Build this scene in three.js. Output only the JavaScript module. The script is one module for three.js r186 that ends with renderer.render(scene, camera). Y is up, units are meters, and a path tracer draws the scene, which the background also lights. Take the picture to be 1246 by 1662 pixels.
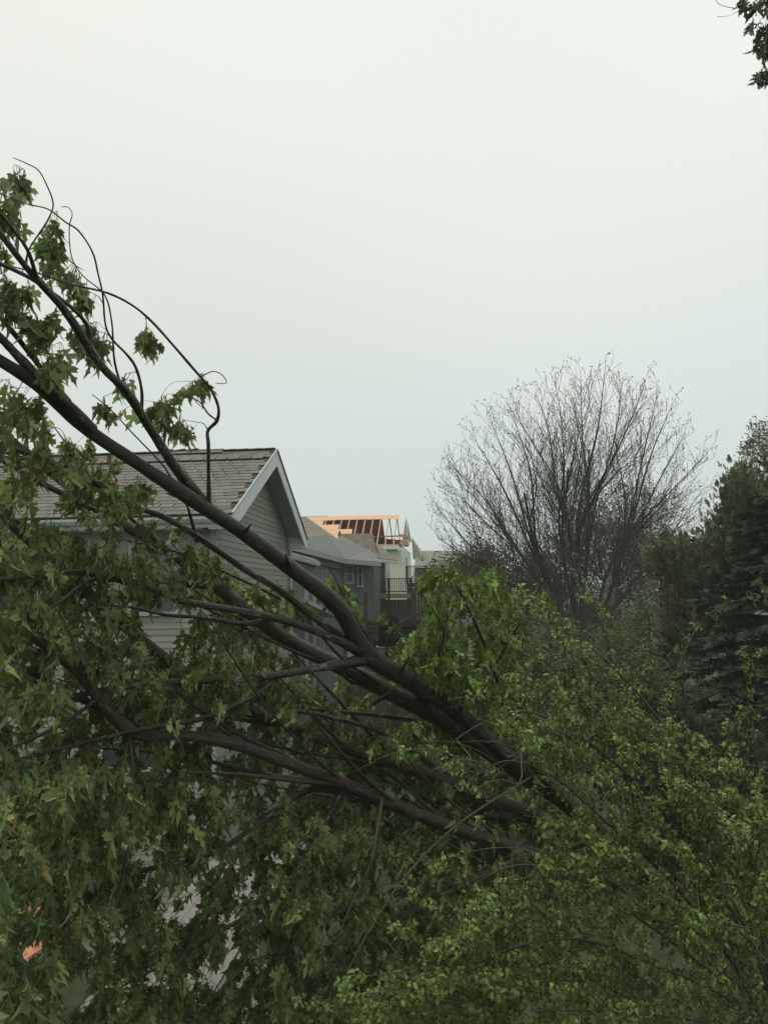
import * as THREE from 'three';
import { mergeGeometries } from 'three/addons/utils/BufferGeometryUtils.js';

// ------------------------------------------------------------------ camera, sky, sun, exposure
const W = 1246, H = 1662, F = 1304;                 // photograph size and focal length in its pixels
const scene = new THREE.Scene();
const camera = new THREE.PerspectiveCamera(2 * Math.atan(H / 2 / F) * 180 / Math.PI, W / H, 0.1, 1500);
camera.rotation.order = 'YXZ';
camera.position.set(0, 7.2, 0);
camera.rotation.set(5.65 * Math.PI / 180, 0, -0.9 * Math.PI / 180);
camera.updateMatrixWorld(true);
const renderer = new THREE.WebGLRenderer({ antialias: true });
renderer.toneMapping = THREE.LinearToneMapping;
renderer.toneMappingExposure = 1.0;
renderer.shadowMap.enabled = true;

{ // overcast sky: pale green-grey cloud, a little brighter and warmer up to the left
  const w = 512, h = 256, d = new Float32Array(w * h * 4);
  const mix = (a, b, t) => a + (b - a) * t;
  for (let j = 0; j < h; j++) for (let i = 0; i < w; i++) {
    const el = (j + 0.5) / h * Math.PI - Math.PI / 2, az = (i + 0.5) / w * Math.PI * 2;
    const e = Math.max(0, el) / (Math.PI / 2);
    const t = Math.min(1, e / 0.42), s = t * t * (3 - 2 * t);
    const k = el < 0 ? 0.5 : 1;
    const nz = 0.018 * (Math.sin(az * 3 + 4 * el) + Math.sin(az * 5 - 7 * el + 1) * 0.6 + Math.sin(az * 9 + 13 * el) * 0.3);
    const c = [mix(0.66, 0.83, s) + nz, mix(0.73, 0.89, s) + nz, mix(0.705, 0.86, s) + nz * 0.9];
    const q = mix(1, 1.4, Math.max(0, (e - 0.42) / 0.58)), wm = s * Math.pow(0.5 * (1 + Math.cos(az - 0.75)), 2);   // thinner cloud to the left
    const o = (j * w + i) * 4;
    d[o] = (c[0] + 0.05 * wm) * k * q; d[o + 1] = (c[1] + 0.02 * wm) * k * q; d[o + 2] = (c[2] - 0.025 * wm) * k * q; d[o + 3] = 1;
  }
  const sky = new THREE.DataTexture(d, w, h, THREE.RGBAFormat, THREE.FloatType);
  sky.mapping = THREE.EquirectangularReflectionMapping;
  sky.magFilter = THREE.LinearFilter; sky.minFilter = THREE.LinearFilter; sky.needsUpdate = true;
  scene.background = sky; scene.environment = sky;
}
const sun = new THREE.DirectionalLight(0xfff3e2, 1.5);
sun.position.set(-14, 60, -12); sun.target.position.set(0, 0, -28);
sun.castShadow = true; sun.shadow.radius = 34; sun.shadow.mapSize.set(2048, 2048);
Object.assign(sun.shadow.camera, { left: -60, right: 60, top: 60, bottom: -60, near: 1, far: 200 });
scene.add(sun, sun.target);
scene.fog = new THREE.FogExp2(0xd3ddd6, 0.0011);

// ------------------------------------------------------------------ helpers
function rng(seed) { let a = seed >>> 0; return () => { a = (a + 0x6D2B79F5) | 0; let t = Math.imul(a ^ (a >>> 15), 1 | a); t = (t + Math.imul(t ^ (t >>> 7), 61 | t)) ^ t; return ((t ^ (t >>> 14)) >>> 0) / 4294967296; }; }
const V = (x, y, z) => new THREE.Vector3(x, y, z);
const UP = V(0, 1, 0);
function at(px, py, d) { return V((px - W / 2) / F * d, -(py - H / 2) / F * d, -d).applyMatrix4(camera.matrixWorld); }
const taken = {};
function numbered(n) { const k = taken[n] = (taken[n] ?? -1) + 1; return k ? `${n}_${String(k).padStart(3, '0')}` : n; }
function thing(name, label, category, pos, turn = 0, group) {
  const o = new THREE.Group(); o.name = numbered(name); scene.add(o);
  if (pos) o.position.copy(pos); o.rotation.y = turn; o.updateMatrixWorld(true);
  o.userData = { label, category }; if (group) o.userData.group = group;
  return o;
}
const counts = new Map();
function part(name, geo, mat, parent, kind) {
  const m = new THREE.Mesh(geo, mat);
  let c = counts.get(parent); if (!c) counts.set(parent, c = {});
  const k = c[name] = (c[name] ?? -1) + 1;
  m.name = k ? `${name}_${String(k).padStart(3, '0')}` : name;
  m.castShadow = m.receiveShadow = true; if (kind) m.userData.kind = kind;
  parent.add(m); return m;
}
const loc = (root, v) => root.worldToLocal(v.clone());   // world point -> coordinates of an unturned or turned root
function box(w, h, d, x = 0, y = 0, z = 0) { const g = new THREE.BoxGeometry(w, h, d); g.translate(x, y, z); uvBox(g); return g; }
function uvBox(g) { // planar uv in metres by dominant normal
  if (g.index) { const n = g.toNonIndexed(); g.copy(n); g.setIndex(null); }
  const p = g.attributes.position, n = g.attributes.normal, uv = new Float32Array(p.count * 2);
  for (let i = 0; i < p.count; i++) {
    const ax = Math.abs(n.getX(i)), ay = Math.abs(n.getY(i)), az = Math.abs(n.getZ(i));
    if (ay >= ax && ay >= az) { uv[2 * i] = p.getX(i); uv[2 * i + 1] = p.getZ(i); }
    else if (ax >= az) { uv[2 * i] = p.getZ(i); uv[2 * i + 1] = p.getY(i); }
    else { uv[2 * i] = p.getX(i); uv[2 * i + 1] = p.getY(i); }
  }
  g.setAttribute('uv', new THREE.BufferAttribute(uv, 2)); return g;
}
function beam(a, b, w, h, up = UP) { // box bar from a to b
  const d = b.clone().sub(a), L = d.length(); d.normalize();
  const s = new THREE.Vector3().crossVectors(d, up).normalize(), u = new THREE.Vector3().crossVectors(s, d);
  const g = new THREE.BoxGeometry(w, h, L); uvBox(g);
  const m = new THREE.Matrix4().makeBasis(s, u, d.negate()); m.setPosition(a.clone().add(b).multiplyScalar(0.5));
  g.applyMatrix4(m); return g;
}
function slab(pts, t, dir) { // fan-triangulated plate with thickness t along dir (default minus its normal)
  const n = new THREE.Vector3(); for (let i = 1; i < pts.length - 1; i++) n.add(pts[i].clone().sub(pts[0]).cross(pts[i + 1].clone().sub(pts[0])));
  n.normalize(); if (n.y < -1e-6) n.negate();
  const off = (dir ? dir.clone().normalize() : n.clone().negate()).multiplyScalar(t);
  const e1 = pts[1].clone().sub(pts[0]).normalize(), e2 = new THREE.Vector3().crossVectors(n, e1);
  const P = [], U = [], push = (a) => { P.push(a.x, a.y, a.z); U.push(a.dot(e1), a.dot(e2)); };
  const q = pts.map(p => p.clone().add(off));
  for (let i = 1; i < pts.length - 1; i++) { push(pts[0]); push(pts[i]); push(pts[i + 1]); push(q[0]); push(q[i + 1]); push(q[i]); }
  for (let i = 0; i < pts.length; i++) { const j = (i + 1) % pts.length; push(pts[i]); push(q[i]); push(q[j]); push(pts[i]); push(q[j]); push(pts[j]); }
  const g = new THREE.BufferGeometry();
  g.setAttribute('position', new THREE.Float32BufferAttribute(P, 3)); g.setAttribute('uv', new THREE.Float32BufferAttribute(U, 2));
  g.computeVertexNormals(); return g;
}
function merge(list) { return mergeGeometries(list.map(g => { const q = g.index ? g.toNonIndexed() : g; for (const k of Object.keys(q.attributes)) if (!['position', 'normal', 'uv'].includes(k)) q.deleteAttribute(k); return q; })); }
function tube(pts, rad, sides = 8, per = 3, R, wob = 0) { // smooth tapered tube through pts with radii rad (array); tip closed
  const cv = new THREE.CatmullRomCurve3(pts, false, 'centripetal');
  const n = Math.max(2, (pts.length - 1) * per), P = [], N = [], U = [], I = [];
  let nrm = null, len = 0, prev = null;
  for (let i = 0; i <= n; i++) {
    const t = i / n, p = cv.getPoint(t), tg = cv.getTangent(t);
    if (!nrm) { nrm = Math.abs(tg.y) > 0.9 ? V(1, 0, 0) : V(0, 1, 0); }
    nrm = nrm.clone().sub(tg.clone().multiplyScalar(nrm.dot(tg))).normalize();
    const bn = new THREE.Vector3().crossVectors(tg, nrm);
    const f = t * (rad.length - 1), k = Math.min(rad.length - 2, Math.floor(f)); let r = rad[k] + (rad[k + 1] - rad[k]) * (f - k);
    if (R && wob) r *= 1 + (R() - 0.5) * wob;
    if (prev) len += p.distanceTo(prev); prev = p;
    for (let s = 0; s <= sides; s++) {
      const a = s / sides * Math.PI * 2, d = nrm.clone().multiplyScalar(Math.cos(a)).addScaledVector(bn, Math.sin(a));
      const rr = r * (wob ? 1 + 0.5 * wob * Math.sin(2 * a + i * 0.7) : 1);
      P.push(p.x + d.x * rr, p.y + d.y * rr, p.z + d.z * rr); N.push(d.x, d.y, d.z); U.push(s / sides * Math.max(0.06, 6.28 * rad[0]), len);
    }
  }
  const c = sides + 1;
  for (let i = 0; i < n; i++) for (let s = 0; s < sides; s++) { const a = i * c + s; I.push(a, a + 1, a + c, a + 1, a + c + 1, a + c); }
  const e = P.length / 3, tip = cv.getPoint(1), b0 = cv.getPoint(0); P.push(tip.x, tip.y, tip.z, b0.x, b0.y, b0.z); N.push(0, 1, 0, 0, -1, 0); U.push(0, len, 0, 0);
  for (let s = 0; s < sides; s++) { I.push(n * c + s, n * c + s + 1, e); I.push(s + 1, s, e + 1); }
  const g = new THREE.BufferGeometry();
  g.setAttribute('position', new THREE.Float32BufferAttribute(P, 3)); g.setAttribute('normal', new THREE.Float32BufferAttribute(N, 3));
  g.setAttribute('uv', new THREE.Float32BufferAttribute(U, 2)); g.setIndex(I); return g;
}
// tileable value noise
function noiseField(n, seed, oct, base) {
  const out = new Float32Array(n * n); let amp = 1, tot = 0;
  for (let o = 0; o < oct; o++) {
    const c = base << o, R = rng(seed + o * 77), g = Float32Array.from({ length: c * c }, () => R());
    for (let y = 0; y < n; y++) for (let x = 0; x < n; x++) {
      const fx = x / n * c, fy = y / n * c, x0 = Math.floor(fx), y0 = Math.floor(fy); let u = fx - x0, v = fy - y0; u = u * u * (3 - 2 * u); v = v * v * (3 - 2 * v);
      const x1 = (x0 + 1) % c, y1 = (y0 + 1) % c;
      out[y * n + x] += amp * ((g[y0 * c + x0] * (1 - u) + g[y0 * c + x1] * u) * (1 - v) + (g[y1 * c + x0] * (1 - u) + g[y1 * c + x1] * u) * v);
    }
    tot += amp; amp *= 0.6;
  }
  for (let i = 0; i < out.length; i++) out[i] /= tot; return out;
}
function tex(n, fn, rx, ry, srgb) { // fn(x,y) -> linear [r,g,b]
  const d = new Uint8Array(n * n * 4), s = (v) => { v = Math.min(1, Math.max(0, v)); return 255 * (srgb ? (v <= 0.0031308 ? v * 12.92 : 1.055 * Math.pow(v, 1 / 2.4) - 0.055) : v); };
  for (let y = 0; y < n; y++) for (let x = 0; x < n; x++) { const c = fn(x, y), o = (y * n + x) * 4; d[o] = s(c[0]); d[o + 1] = s(c[1]); d[o + 2] = s(c[2]); d[o + 3] = 255; }
  const t = new THREE.DataTexture(d, n, n); t.wrapS = t.wrapT = THREE.RepeatWrapping; t.magFilter = THREE.LinearFilter; t.minFilter = THREE.LinearMipmapLinearFilter; t.generateMipmaps = true;
  if (srgb) t.colorSpace = THREE.SRGBColorSpace; t.repeat.set(rx, ry); t.needsUpdate = true; return t;
}
const N1 = noiseField(256, 11, 5, 8), N2 = noiseField(256, 29, 4, 4), N3 = noiseField(256, 53, 3, 32);
const nx = (f, x, y) => f[((y & 255) << 8) | (x & 255)];
function mottled(a, b, size, o = {}) { // colour wandering between a and b, pattern size in metres
  const sx = o.sx ?? 1, sy = o.sy ?? 1;
  const map = tex(256, (x, y) => { if (o.lichen && nx(N2, x * 2, y) > 0.56 && nx(N3, x * 2, y) + 0.5 * nx(N1, x, y) > 0.82) return o.lichen; const t = Math.min(1, Math.max(0, (nx(N1, x * sx, y * sy) - 0.28) * 2.2 * 0.7 + (nx(N3, x * sx, y * sy) - 0.5) * 0.6)); return [0, 1, 2].map(k => a[k] + (b[k] - a[k]) * t); }, 1 / size, 1 / size, true);
  const bump = tex(256, (x, y) => { const v = nx(N1, x * sx, y * sy) * 0.5 + nx(N3, x * sx, y * sy) * 0.5; return [v, v, v]; }, 1 / size, 1 / size, false);
  return new THREE.MeshPhysicalMaterial({ map, bumpMap: bump, bumpScale: o.bump ?? 0.004, roughness: o.rough ?? 0.85, specularIntensity: o.spec ?? 1 });
}
const lin = (r, g, b) => new THREE.Color().setRGB(r, g, b);
const flat = (r, g, b, rough = 0.8, extra = {}) => new THREE.MeshStandardMaterial({ color: lin(r, g, b), roughness: rough, ...extra });

const M = {
  barkDark: mottled([0.014, 0.012, 0.009], [0.08, 0.066, 0.043], 0.9, { lichen: [0.15, 0.155, 0.115], sx: 5, bump: 0.018, rough: 0.45, spec: 0.85 }),
  barkBrown: mottled([0.022, 0.017, 0.012], [0.125, 0.095, 0.062], 0.9, { lichen: [0.16, 0.155, 0.11], sx: 5, bump: 0.018, rough: 0.45, spec: 0.85 }),
  twig: mottled([0.025, 0.021, 0.016], [0.085, 0.072, 0.047], 0.3, { bump: 0.002, rough: 0.7 }),
  twigGreen: mottled([0.05, 0.055, 0.03], [0.11, 0.11, 0.06], 0.3, { bump: 0.001, rough: 0.7 }),
  trimGrey: mottled([0.27, 0.29, 0.285], [0.35, 0.37, 0.362], 0.9, { bump: 0.001 }),
  bareBark: mottled([0.016, 0.013, 0.01], [0.052, 0.043, 0.033], 0.8, { bump: 0.01 }),
  siding: mottled([0.22, 0.228, 0.182], [0.275, 0.283, 0.228], 1.2, { bump: 0.001, rough: 0.6 }),
  sidingB: mottled([0.185, 0.192, 0.153], [0.235, 0.243, 0.195], 0.9, { bump: 0.001, rough: 0.6 }),
  white: mottled([0.58, 0.62, 0.62], [0.70, 0.74, 0.73], 0.9, { bump: 0.001, rough: 0.55 }),
  soffit: mottled([0.42, 0.45, 0.45], [0.50, 0.53, 0.52], 0.8, { bump: 0.001 }),
  roofBase: flat(0.05, 0.048, 0.044, 0.95),
  greyRoof: null, brownRoof: null, greenRoof: null,
  greySiding: mottled([0.095, 0.1, 0.095], [0.145, 0.15, 0.142], 1, { bump: 0.001 }),
  cream: mottled([0.62, 0.64, 0.52], [0.72, 0.73, 0.6], 1.4, { bump: 0.001 }),
  osb: mottled([0.55, 0.33, 0.2], [0.73, 0.48, 0.32], 0.5, { bump: 0.002 }),
  lumber: mottled([0.46, 0.27, 0.175], [0.62, 0.39, 0.265], 0.5, { sx: 3, bump: 0.001 }),
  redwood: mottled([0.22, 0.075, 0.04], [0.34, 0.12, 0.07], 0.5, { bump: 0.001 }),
  greenSheath: flat(0.10, 0.42, 0.25, 0.6),
  glass: new THREE.MeshPhysicalMaterial({ color: lin(0.03, 0.035, 0.035), roughness: 0.06, metalness: 0, clearcoat: 1 }),
  deckDark: mottled([0.014, 0.01, 0.008], [0.034, 0.023, 0.018], 0.6, { sx: 3, bump: 0.002 }),
  deckBrown: mottled([0.032, 0.018, 0.012], [0.065, 0.038, 0.026], 0.6, { sx: 3, bump: 0.002 }),
  deckTan: mottled([0.16, 0.12, 0.08], [0.24, 0.19, 0.135], 0.6, { sx: 3, bump: 0.002 }),
  deckGrey: mottled([0.15, 0.15, 0.135], [0.25, 0.25, 0.225], 0.7, { sx: 4, bump: 0.003 }),
  cover: new THREE.MeshPhysicalMaterial({ color: lin(0.005, 0.005, 0.006), roughness: 0.9, specularIntensity: 0.25 }),
  metal: flat(0.45, 0.47, 0.47, 0.4, { metalness: 0.3 }),
  orange: mottled([0.42, 0.17, 0.09], [0.58, 0.26, 0.15], 0.6, { bump: 0.004 }),
  post: mottled([0.14, 0.05, 0.03], [0.2, 0.08, 0.05], 0.4, { sx: 3, bump: 0.002 }),
};
function shingleMat(a, b) { // courses and tabs as fine relief, for roofs too far to pick the shingles apart
  const rows = 8, cols = 6, R = rng(5), tone = Array.from({ length: rows * cols }, () => R());
  const cell = (x, y) => { const r = Math.floor(y / 32), ox = (r * 19) % 43, c = Math.floor(((x + ox) % 256) / 43) % cols; return [r, c, (y % 32) / 32, ((x + ox) % 43) / 43]; };
  const map = tex(256, (x, y) => { const [r, c] = cell(x, y); const t = 0.6 * tone[r * cols + c] + 0.4 * nx(N3, x, y); return [0, 1, 2].map(k => a[k] + (b[k] - a[k]) * t); }, 0.5, 0.7, true);
  const bump = tex(256, (x, y) => { const [, , v, u] = cell(x, y); const q = (1 - v) * 0.8 + 0.2 * nx(N3, x, y) - (u < 0.06 ? 0.4 : 0); return [q, q, q]; }, 0.5, 0.7, false);
  return new THREE.MeshStandardMaterial({ map, bumpMap: bump, bumpScale: 0.012, roughness: 0.92 });
}
M.greyRoof = shingleMat([0.1, 0.108, 0.104], [0.19, 0.2, 0.192]);
M.brownRoof = shingleMat([0.11, 0.1, 0.078], [0.2, 0.18, 0.14]);
M.greenRoof = shingleMat([0.13, 0.15, 0.12], [0.2, 0.22, 0.18]);
const leafMat = (r, g, b, tr = 0.48) => new THREE.MeshPhysicalMaterial({ color: lin(r, g, b), roughness: 0.5, transmission: tr, thickness: 0, side: THREE.DoubleSide, ior: 1.4, specularIntensity: 0.45 });

// ------------------------------------------------------------------ ground
function groundY(x, z) { const t = Math.min(1, Math.max(0, (-z - 18) / 28)), s = t * t * (3 - 2 * t); return 3.1 * s + (z < -60 ? (-z - 60) * 0.012 : 0); }
{
  const g = new THREE.PlaneGeometry(900, 900, 180, 180); g.rotateX(-Math.PI / 2); g.translate(0, 0, -200);
  const p = g.attributes.position, uv = g.attributes.uv;
  for (let i = 0; i < p.count; i++) { p.setY(i, groundY(p.getX(i), p.getZ(i)) + 0.12 * Math.sin(p.getX(i) * 0.21) * Math.sin(p.getZ(i) * 0.17)); uv.setXY(i, p.getX(i), p.getZ(i)); }
  g.computeVertexNormals();
  const m = part('lawn', g, mottled([0.02, 0.032, 0.011], [0.05, 0.075, 0.026], 3.1, { bump: 0.03, rough: 0.95 }), scene, 'structure');
  m.name = 'lawn';
}

// ------------------------------------------------------------------ near house with the shingled gable
const TURN = -0.0858;                                   // the row of houses runs slightly to the right going away
const houseA = (() => {
  const P = at(374, 834, 16), base = 0, root = thing('grey_house', 'grey lap-sided house with weathered shingle roof and pale trimmed gable behind the fallen tree', 'house', V(P.x, base, P.z), TURN);
  const eave = P.y, ap = eave + 2.0, D = 8.2, L = 10.5, zc = -D / 2, sl = Math.hypot(D / 2, ap - eave);
  const ov = 0.45, wz0 = -0.42, wz1 = -D + 0.42, wallTop = eave - 0.02;
  const R = rng(3), e = 0.13;
  // gable wall and corner posts, boards lapped one over the next
  const profile = (len, ex) => { const s = new THREE.Shape([new THREE.Vector2(0, 0), new THREE.Vector2(0.022, 0), new THREE.Vector2(0.006, ex + 0.01), new THREE.Vector2(0, ex + 0.01)]); const g = new THREE.ExtrudeGeometry(s, { depth: len, bevelEnabled: false }); return uvBox(g); };
  part('wall', merge([box(L - 0.9, wallTop + 1.2, D - 0.9, -ov - (L - 0.9) / 2 - 0.03, (wallTop - 1.2) / 2, zc),
    slab([V(-ov - 0.03, wallTop, wz0), V(-ov - 0.03, wallTop, wz1), V(-ov - 0.03, ap - 0.34, zc)], 0.15, V(-1, 0, 0))]), M.sidingB, root);
  const roofY = (z) => eave + 0.05 + (ap - eave) * (1 - Math.abs(z - zc) / (D / 2)) - 0.16;
  for (let y = -0.5, i = 0; y < ap - 0.4; y += e, i++) {     // gable boards
    let z0 = wz0, z1 = wz1; const lim = (y + e - (eave + 0.05 - 0.16)) / (ap - eave);
    if (lim > 0) { const hw = (D / 2) * (1 - lim); z0 = Math.min(z0, zc + hw); z1 = Math.max(z1, zc - hw); }
    if (z0 - z1 < 0.15) break;
    const g = profile(z0 - z1, e); g.translate(0, 0, z1); g.translate(-ov, y, 0); g.translate(R() * 0.003, 0, 0);
    part('siding_board', g, i % 3 ? M.siding : M.sidingB, root);
  }
  for (let y = -0.5, i = 0; y < eave - 0.25; y += e, i++) {   // front boards, in two lengths
    const cut = 3.2 + ((i * 2.3) % 3.6);
    for (const [x0, x1] of [[-L + 0.6, -ov - cut], [-ov - cut + 0.004, -ov]]) {
      const g = profile(x1 - x0, e); g.rotateY(-Math.PI / 2); g.translate(x1, y, wz0 + 0.002);
      part('siding_board', g, (i + (x1 === -ov ? 1 : 0)) % 3 ? M.siding : M.sidingB, root);
    }
  }
  part('corner_post', box(0.12, wallTop + 0.9, 0.12, -ov - 0.005, (wallTop - 0.95) / 2, wz0 + 0.0), M.trimGrey, root);
  part('corner_post', box(0.1, wallTop + 0.9, 0.1, -ov - 0.005, (wallTop - 0.95) / 2, wz1 + 0.0), M.soffit, root);
  // roof: deck, shingles in courses, soffit, fascia
  const dn = V(0, D / 2, ap - eave).normalize();
  const roof = part('roof', merge([
    slab([V(0, eave, 0), V(-L, eave, 0), V(-L, ap, zc), V(0, ap, zc)], 0.06),
    slab([V(0, eave, -D), V(0, ap - 0.002, zc - 0.004), V(-L, ap - 0.002, zc - 0.004), V(-L, eave, -D)], 0.06)]), M.roofBase, root);
  const tones = [[0.15, 0.147, 0.125], [0.165, 0.161, 0.139], [0.14, 0.137, 0.116], [0.175, 0.171, 0.148], [0.158, 0.155, 0.136], [0.118, 0.115, 0.1]];
  const sm = tones.map((t) => mottled(t.map(v => v * 0.82), t.map(v => v * 1.18), 0.35, { bump: 0.004, rough: 0.95 }));
  const courses = 21, ex = sl / courses, w = 0.3, all = [];
  const geos = [0, 1, 2].map((k) => { const g = new THREE.BoxGeometry(w - 0.006 - k * 0.012, 0.014, ex * 1.25); const p = g.attributes.position; for (let i = 0; i < p.count; i++) if (p.getZ(i) > 0) p.setY(i, p.getY(i) + 0.012 + k * 0.003); return uvBox(g); });
  const ang = Math.atan2(ap - eave, D / 2);
  for (let c = 0; c < courses; c++) for (let i = 0; i < Math.floor(L / w); i++) {
    const s = (c + 0.5) * ex, lifted = c === courses - 4 || (c === courses - 1 && i > 3 && i < 9);
    all.push({ x: -w / 2 - i * w + ((c % 2) ? 0 : 0.0) - (c % 3) * 0.11 + 0.1, s, lift: lifted ? 0.05 : 0, k: Math.floor(R() * 3), m: R() < 0.07 ? 5 : Math.floor(R() * 5), a: lifted ? 0.09 : 0 });
  }
  const near = all.filter((q) => q.x < 0 && q.x > -L).sort((a, b) => b.x - a.x);
  const rest = [];
  near.forEach((q, i) => {
    const m4 = new THREE.Matrix4().makeRotationX(ang * 1); // front slope faces +z
    m4.premultiply(new THREE.Matrix4().makeTranslation(0, 0, 0));
    const t = q.s / sl, pos = V(q.x - (q.x > -0.17 ? 0.06 : 0), eave + (ap - eave) * t, zc * t).addScaledVector(dn, 0.012 + q.lift);
    if (i < 300) { const m = part('shingle', geos[q.k], sm[q.m], roof); m.position.copy(pos); m.rotation.x = ang + q.a; }
    else { const g = geos[q.k].clone(); g.applyMatrix4(new THREE.Matrix4().makeRotationX(ang + q.a).setPosition(pos)); rest.push(g); }
  });
  part('shingles', merge(rest), sm[0], roof, 'stuff');
  for (let i = 0; i < 32; i++) { const m = part('ridge_cap', box(0.34, 0.02, 0.26, 0, 0, 0), sm[i % 3], roof); m.position.set(-0.17 - i * 0.33, ap + 0.035, zc); m.rotation.z = 0.03; if (i > 5 && i < 9) { m.rotation.z = 0.14; m.position.y += 0.03; } }
  const rakeH = 0.29;
  for (const s of [1, -1]) {
    const ez = s > 0 ? 0.0 : -D, a = V(0.0, eave - 0.06, ez), b = V(0.0, ap - 0.07, zc);
    const g = slab([V(0, eave - 0.03, ez), V(0, ap - 0.03, zc), V(0, ap - 0.03 - rakeH * 1.25, zc), V(0, eave - 0.03 - rakeH, ez + (s > 0 ? -0.12 : 0.12))], 0.035, V(1, 0, 0));
    part('rake_board', g, M.white, root);
    part('drip_edge', beam(a.clone().add(V(0.045, 0.075, 0)), b.clone().add(V(0.045, 0.085, 0)), 0.03, 0.05), s > 0 ? M.soffit : M.roofBase, root);
    part('soffit', slab([V(-0.002, eave - 0.1, ez), V(-0.002, ap - 0.1, zc), V(-ov - 0.02, ap - 0.1, zc), V(-ov - 0.02, eave - 0.1, ez)], 0.02, V(0, -1, 0)), M.soffit, root);
    // boxed return under the low end of the gable
    const z1 = s > 0 ? wz0 + 0.0 : wz1, zl = s > 0 ? -0.005 : -D + 0.005;
    part('eave_return', slab([V(0.004, eave - 0.14, zl), V(0.004, eave + 0.07, z1), V(0.004, eave - 0.29, z1), V(0.004, eave - 0.29, zl)].reverse(), ov, V(-1, 0, 0)), M.white, root);
  }
  part('fascia', box(L, 0.2, 0.03, -L / 2 - 0.05, eave - 0.16, 0.0), M.soffit, root);
  part('soffit', box(L - 0.6, 0.02, 0.4, -L / 2 - 0.3, eave - 0.27, -0.22), M.soffit, root);
  const gut = new THREE.Shape(); gut.moveTo(0, 0); gut.lineTo(0, -0.11); gut.lineTo(0.07, -0.12); gut.lineTo(0.12, -0.05); gut.lineTo(0.125, 0); gut.lineTo(0.115, 0); gut.lineTo(0.1, -0.045); gut.lineTo(0.065, -0.105); gut.lineTo(0.01, -0.1); gut.lineTo(0.01, 0);
  const gg = new THREE.ExtrudeGeometry(gut, { depth: L - 0.1, bevelEnabled: false }); gg.rotateY(-Math.PI / 2); gg.translate(-0.06, eave - 0.05, 0.018); part('gutter', uvBox(gg), M.soffit, root);
  part('downspout', tube([V(-ov + 0.09, eave - 0.3, wz1 + 0.1), V(-ov + 0.09, eave - 3, wz1 + 0.1), V(-ov + 0.09, 0.2, wz1 + 0.1)], [0.035, 0.035], 6), M.soffit, root);
  const vent = part('vent_pipe', tube([V(-7.6, ap - 0.8, zc + 0.9), V(-7.6, ap + 0.35, zc + 0.9)], [0.16, 0.15], 12, 1), M.cream, root);
  // windows
  function win(c, w, h, ny) { // ny: rotation about y of the facing
    const f = part('window', merge([box(w + 0.16, 0.08, 0.07, 0, h / 2 + 0.04, 0), box(w + 0.16, 0.08, 0.09, 0, -h / 2 - 0.04, 0.006), box(0.08, h, 0.07, -w / 2 - 0.04, 0, 0), box(0.08, h, 0.07, w / 2 + 0.04, 0, 0), box(w, 0.045, 0.05, 0, 0, 0)]), M.trimGrey, root);
    f.position.copy(c); f.rotation.y = ny; part('pane', box(w, h, 0.012, 0, 0, 0.01), M.glass, f); return f;
  }
  win(V(-1.7, eave - 1.25, wz0 + 0.04), 0.9, 1.35, 0); win(V(-4.6, eave - 1.25, wz0 + 0.04), 0.9, 1.35, 0);
  win(V(-2.0, eave - 4.3, wz0 + 0.04), 1.4, 1.4, 0); win(V(-ov + 0.04, eave - 2.2, zc - 1.8), 0.9, 1.3, Math.PI / 2);
  win(V(-ov + 0.04, eave - 4.6, zc + 0.9), 0.9, 1.3, Math.PI / 2);
  return root;
})();

// ------------------------------------------------------------------ houses further along the row
function wallPlane(root, a, b, top, bot, mat, name = 'wall') { // thick upright wall between two ground points
  const d = b.clone().sub(a).setY(0).normalize(), n = V(-d.z, 0, d.x);
  return part(name, slab([V(a.x, bot, a.z), V(b.x, bot, b.z), V(b.x, top, b.z), V(a.x, top, a.z)], 0.2, n), mat, root);
}
function window2(root, c, w, h, dir, mat = M.white) { // dir: facing vector
  const f = part('window', merge([box(w + 0.2, 0.1, 0.08, 0, h / 2 + 0.05, 0), box(w + 0.2, 0.1, 0.1, 0, -h / 2 - 0.05, 0.006), box(0.1, h, 0.08, -w / 2 - 0.05, 0, 0), box(0.1, h, 0.08, w / 2 + 0.05, 0, 0), box(w, 0.05, 0.05, 0, 0, 0.012)]), mat, root);
  f.position.copy(c); f.rotation.y = Math.atan2(dir.x, dir.z); part('pane', box(w, h, 0.02, 0, 0, 0), M.glass, f); return f;
}
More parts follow.
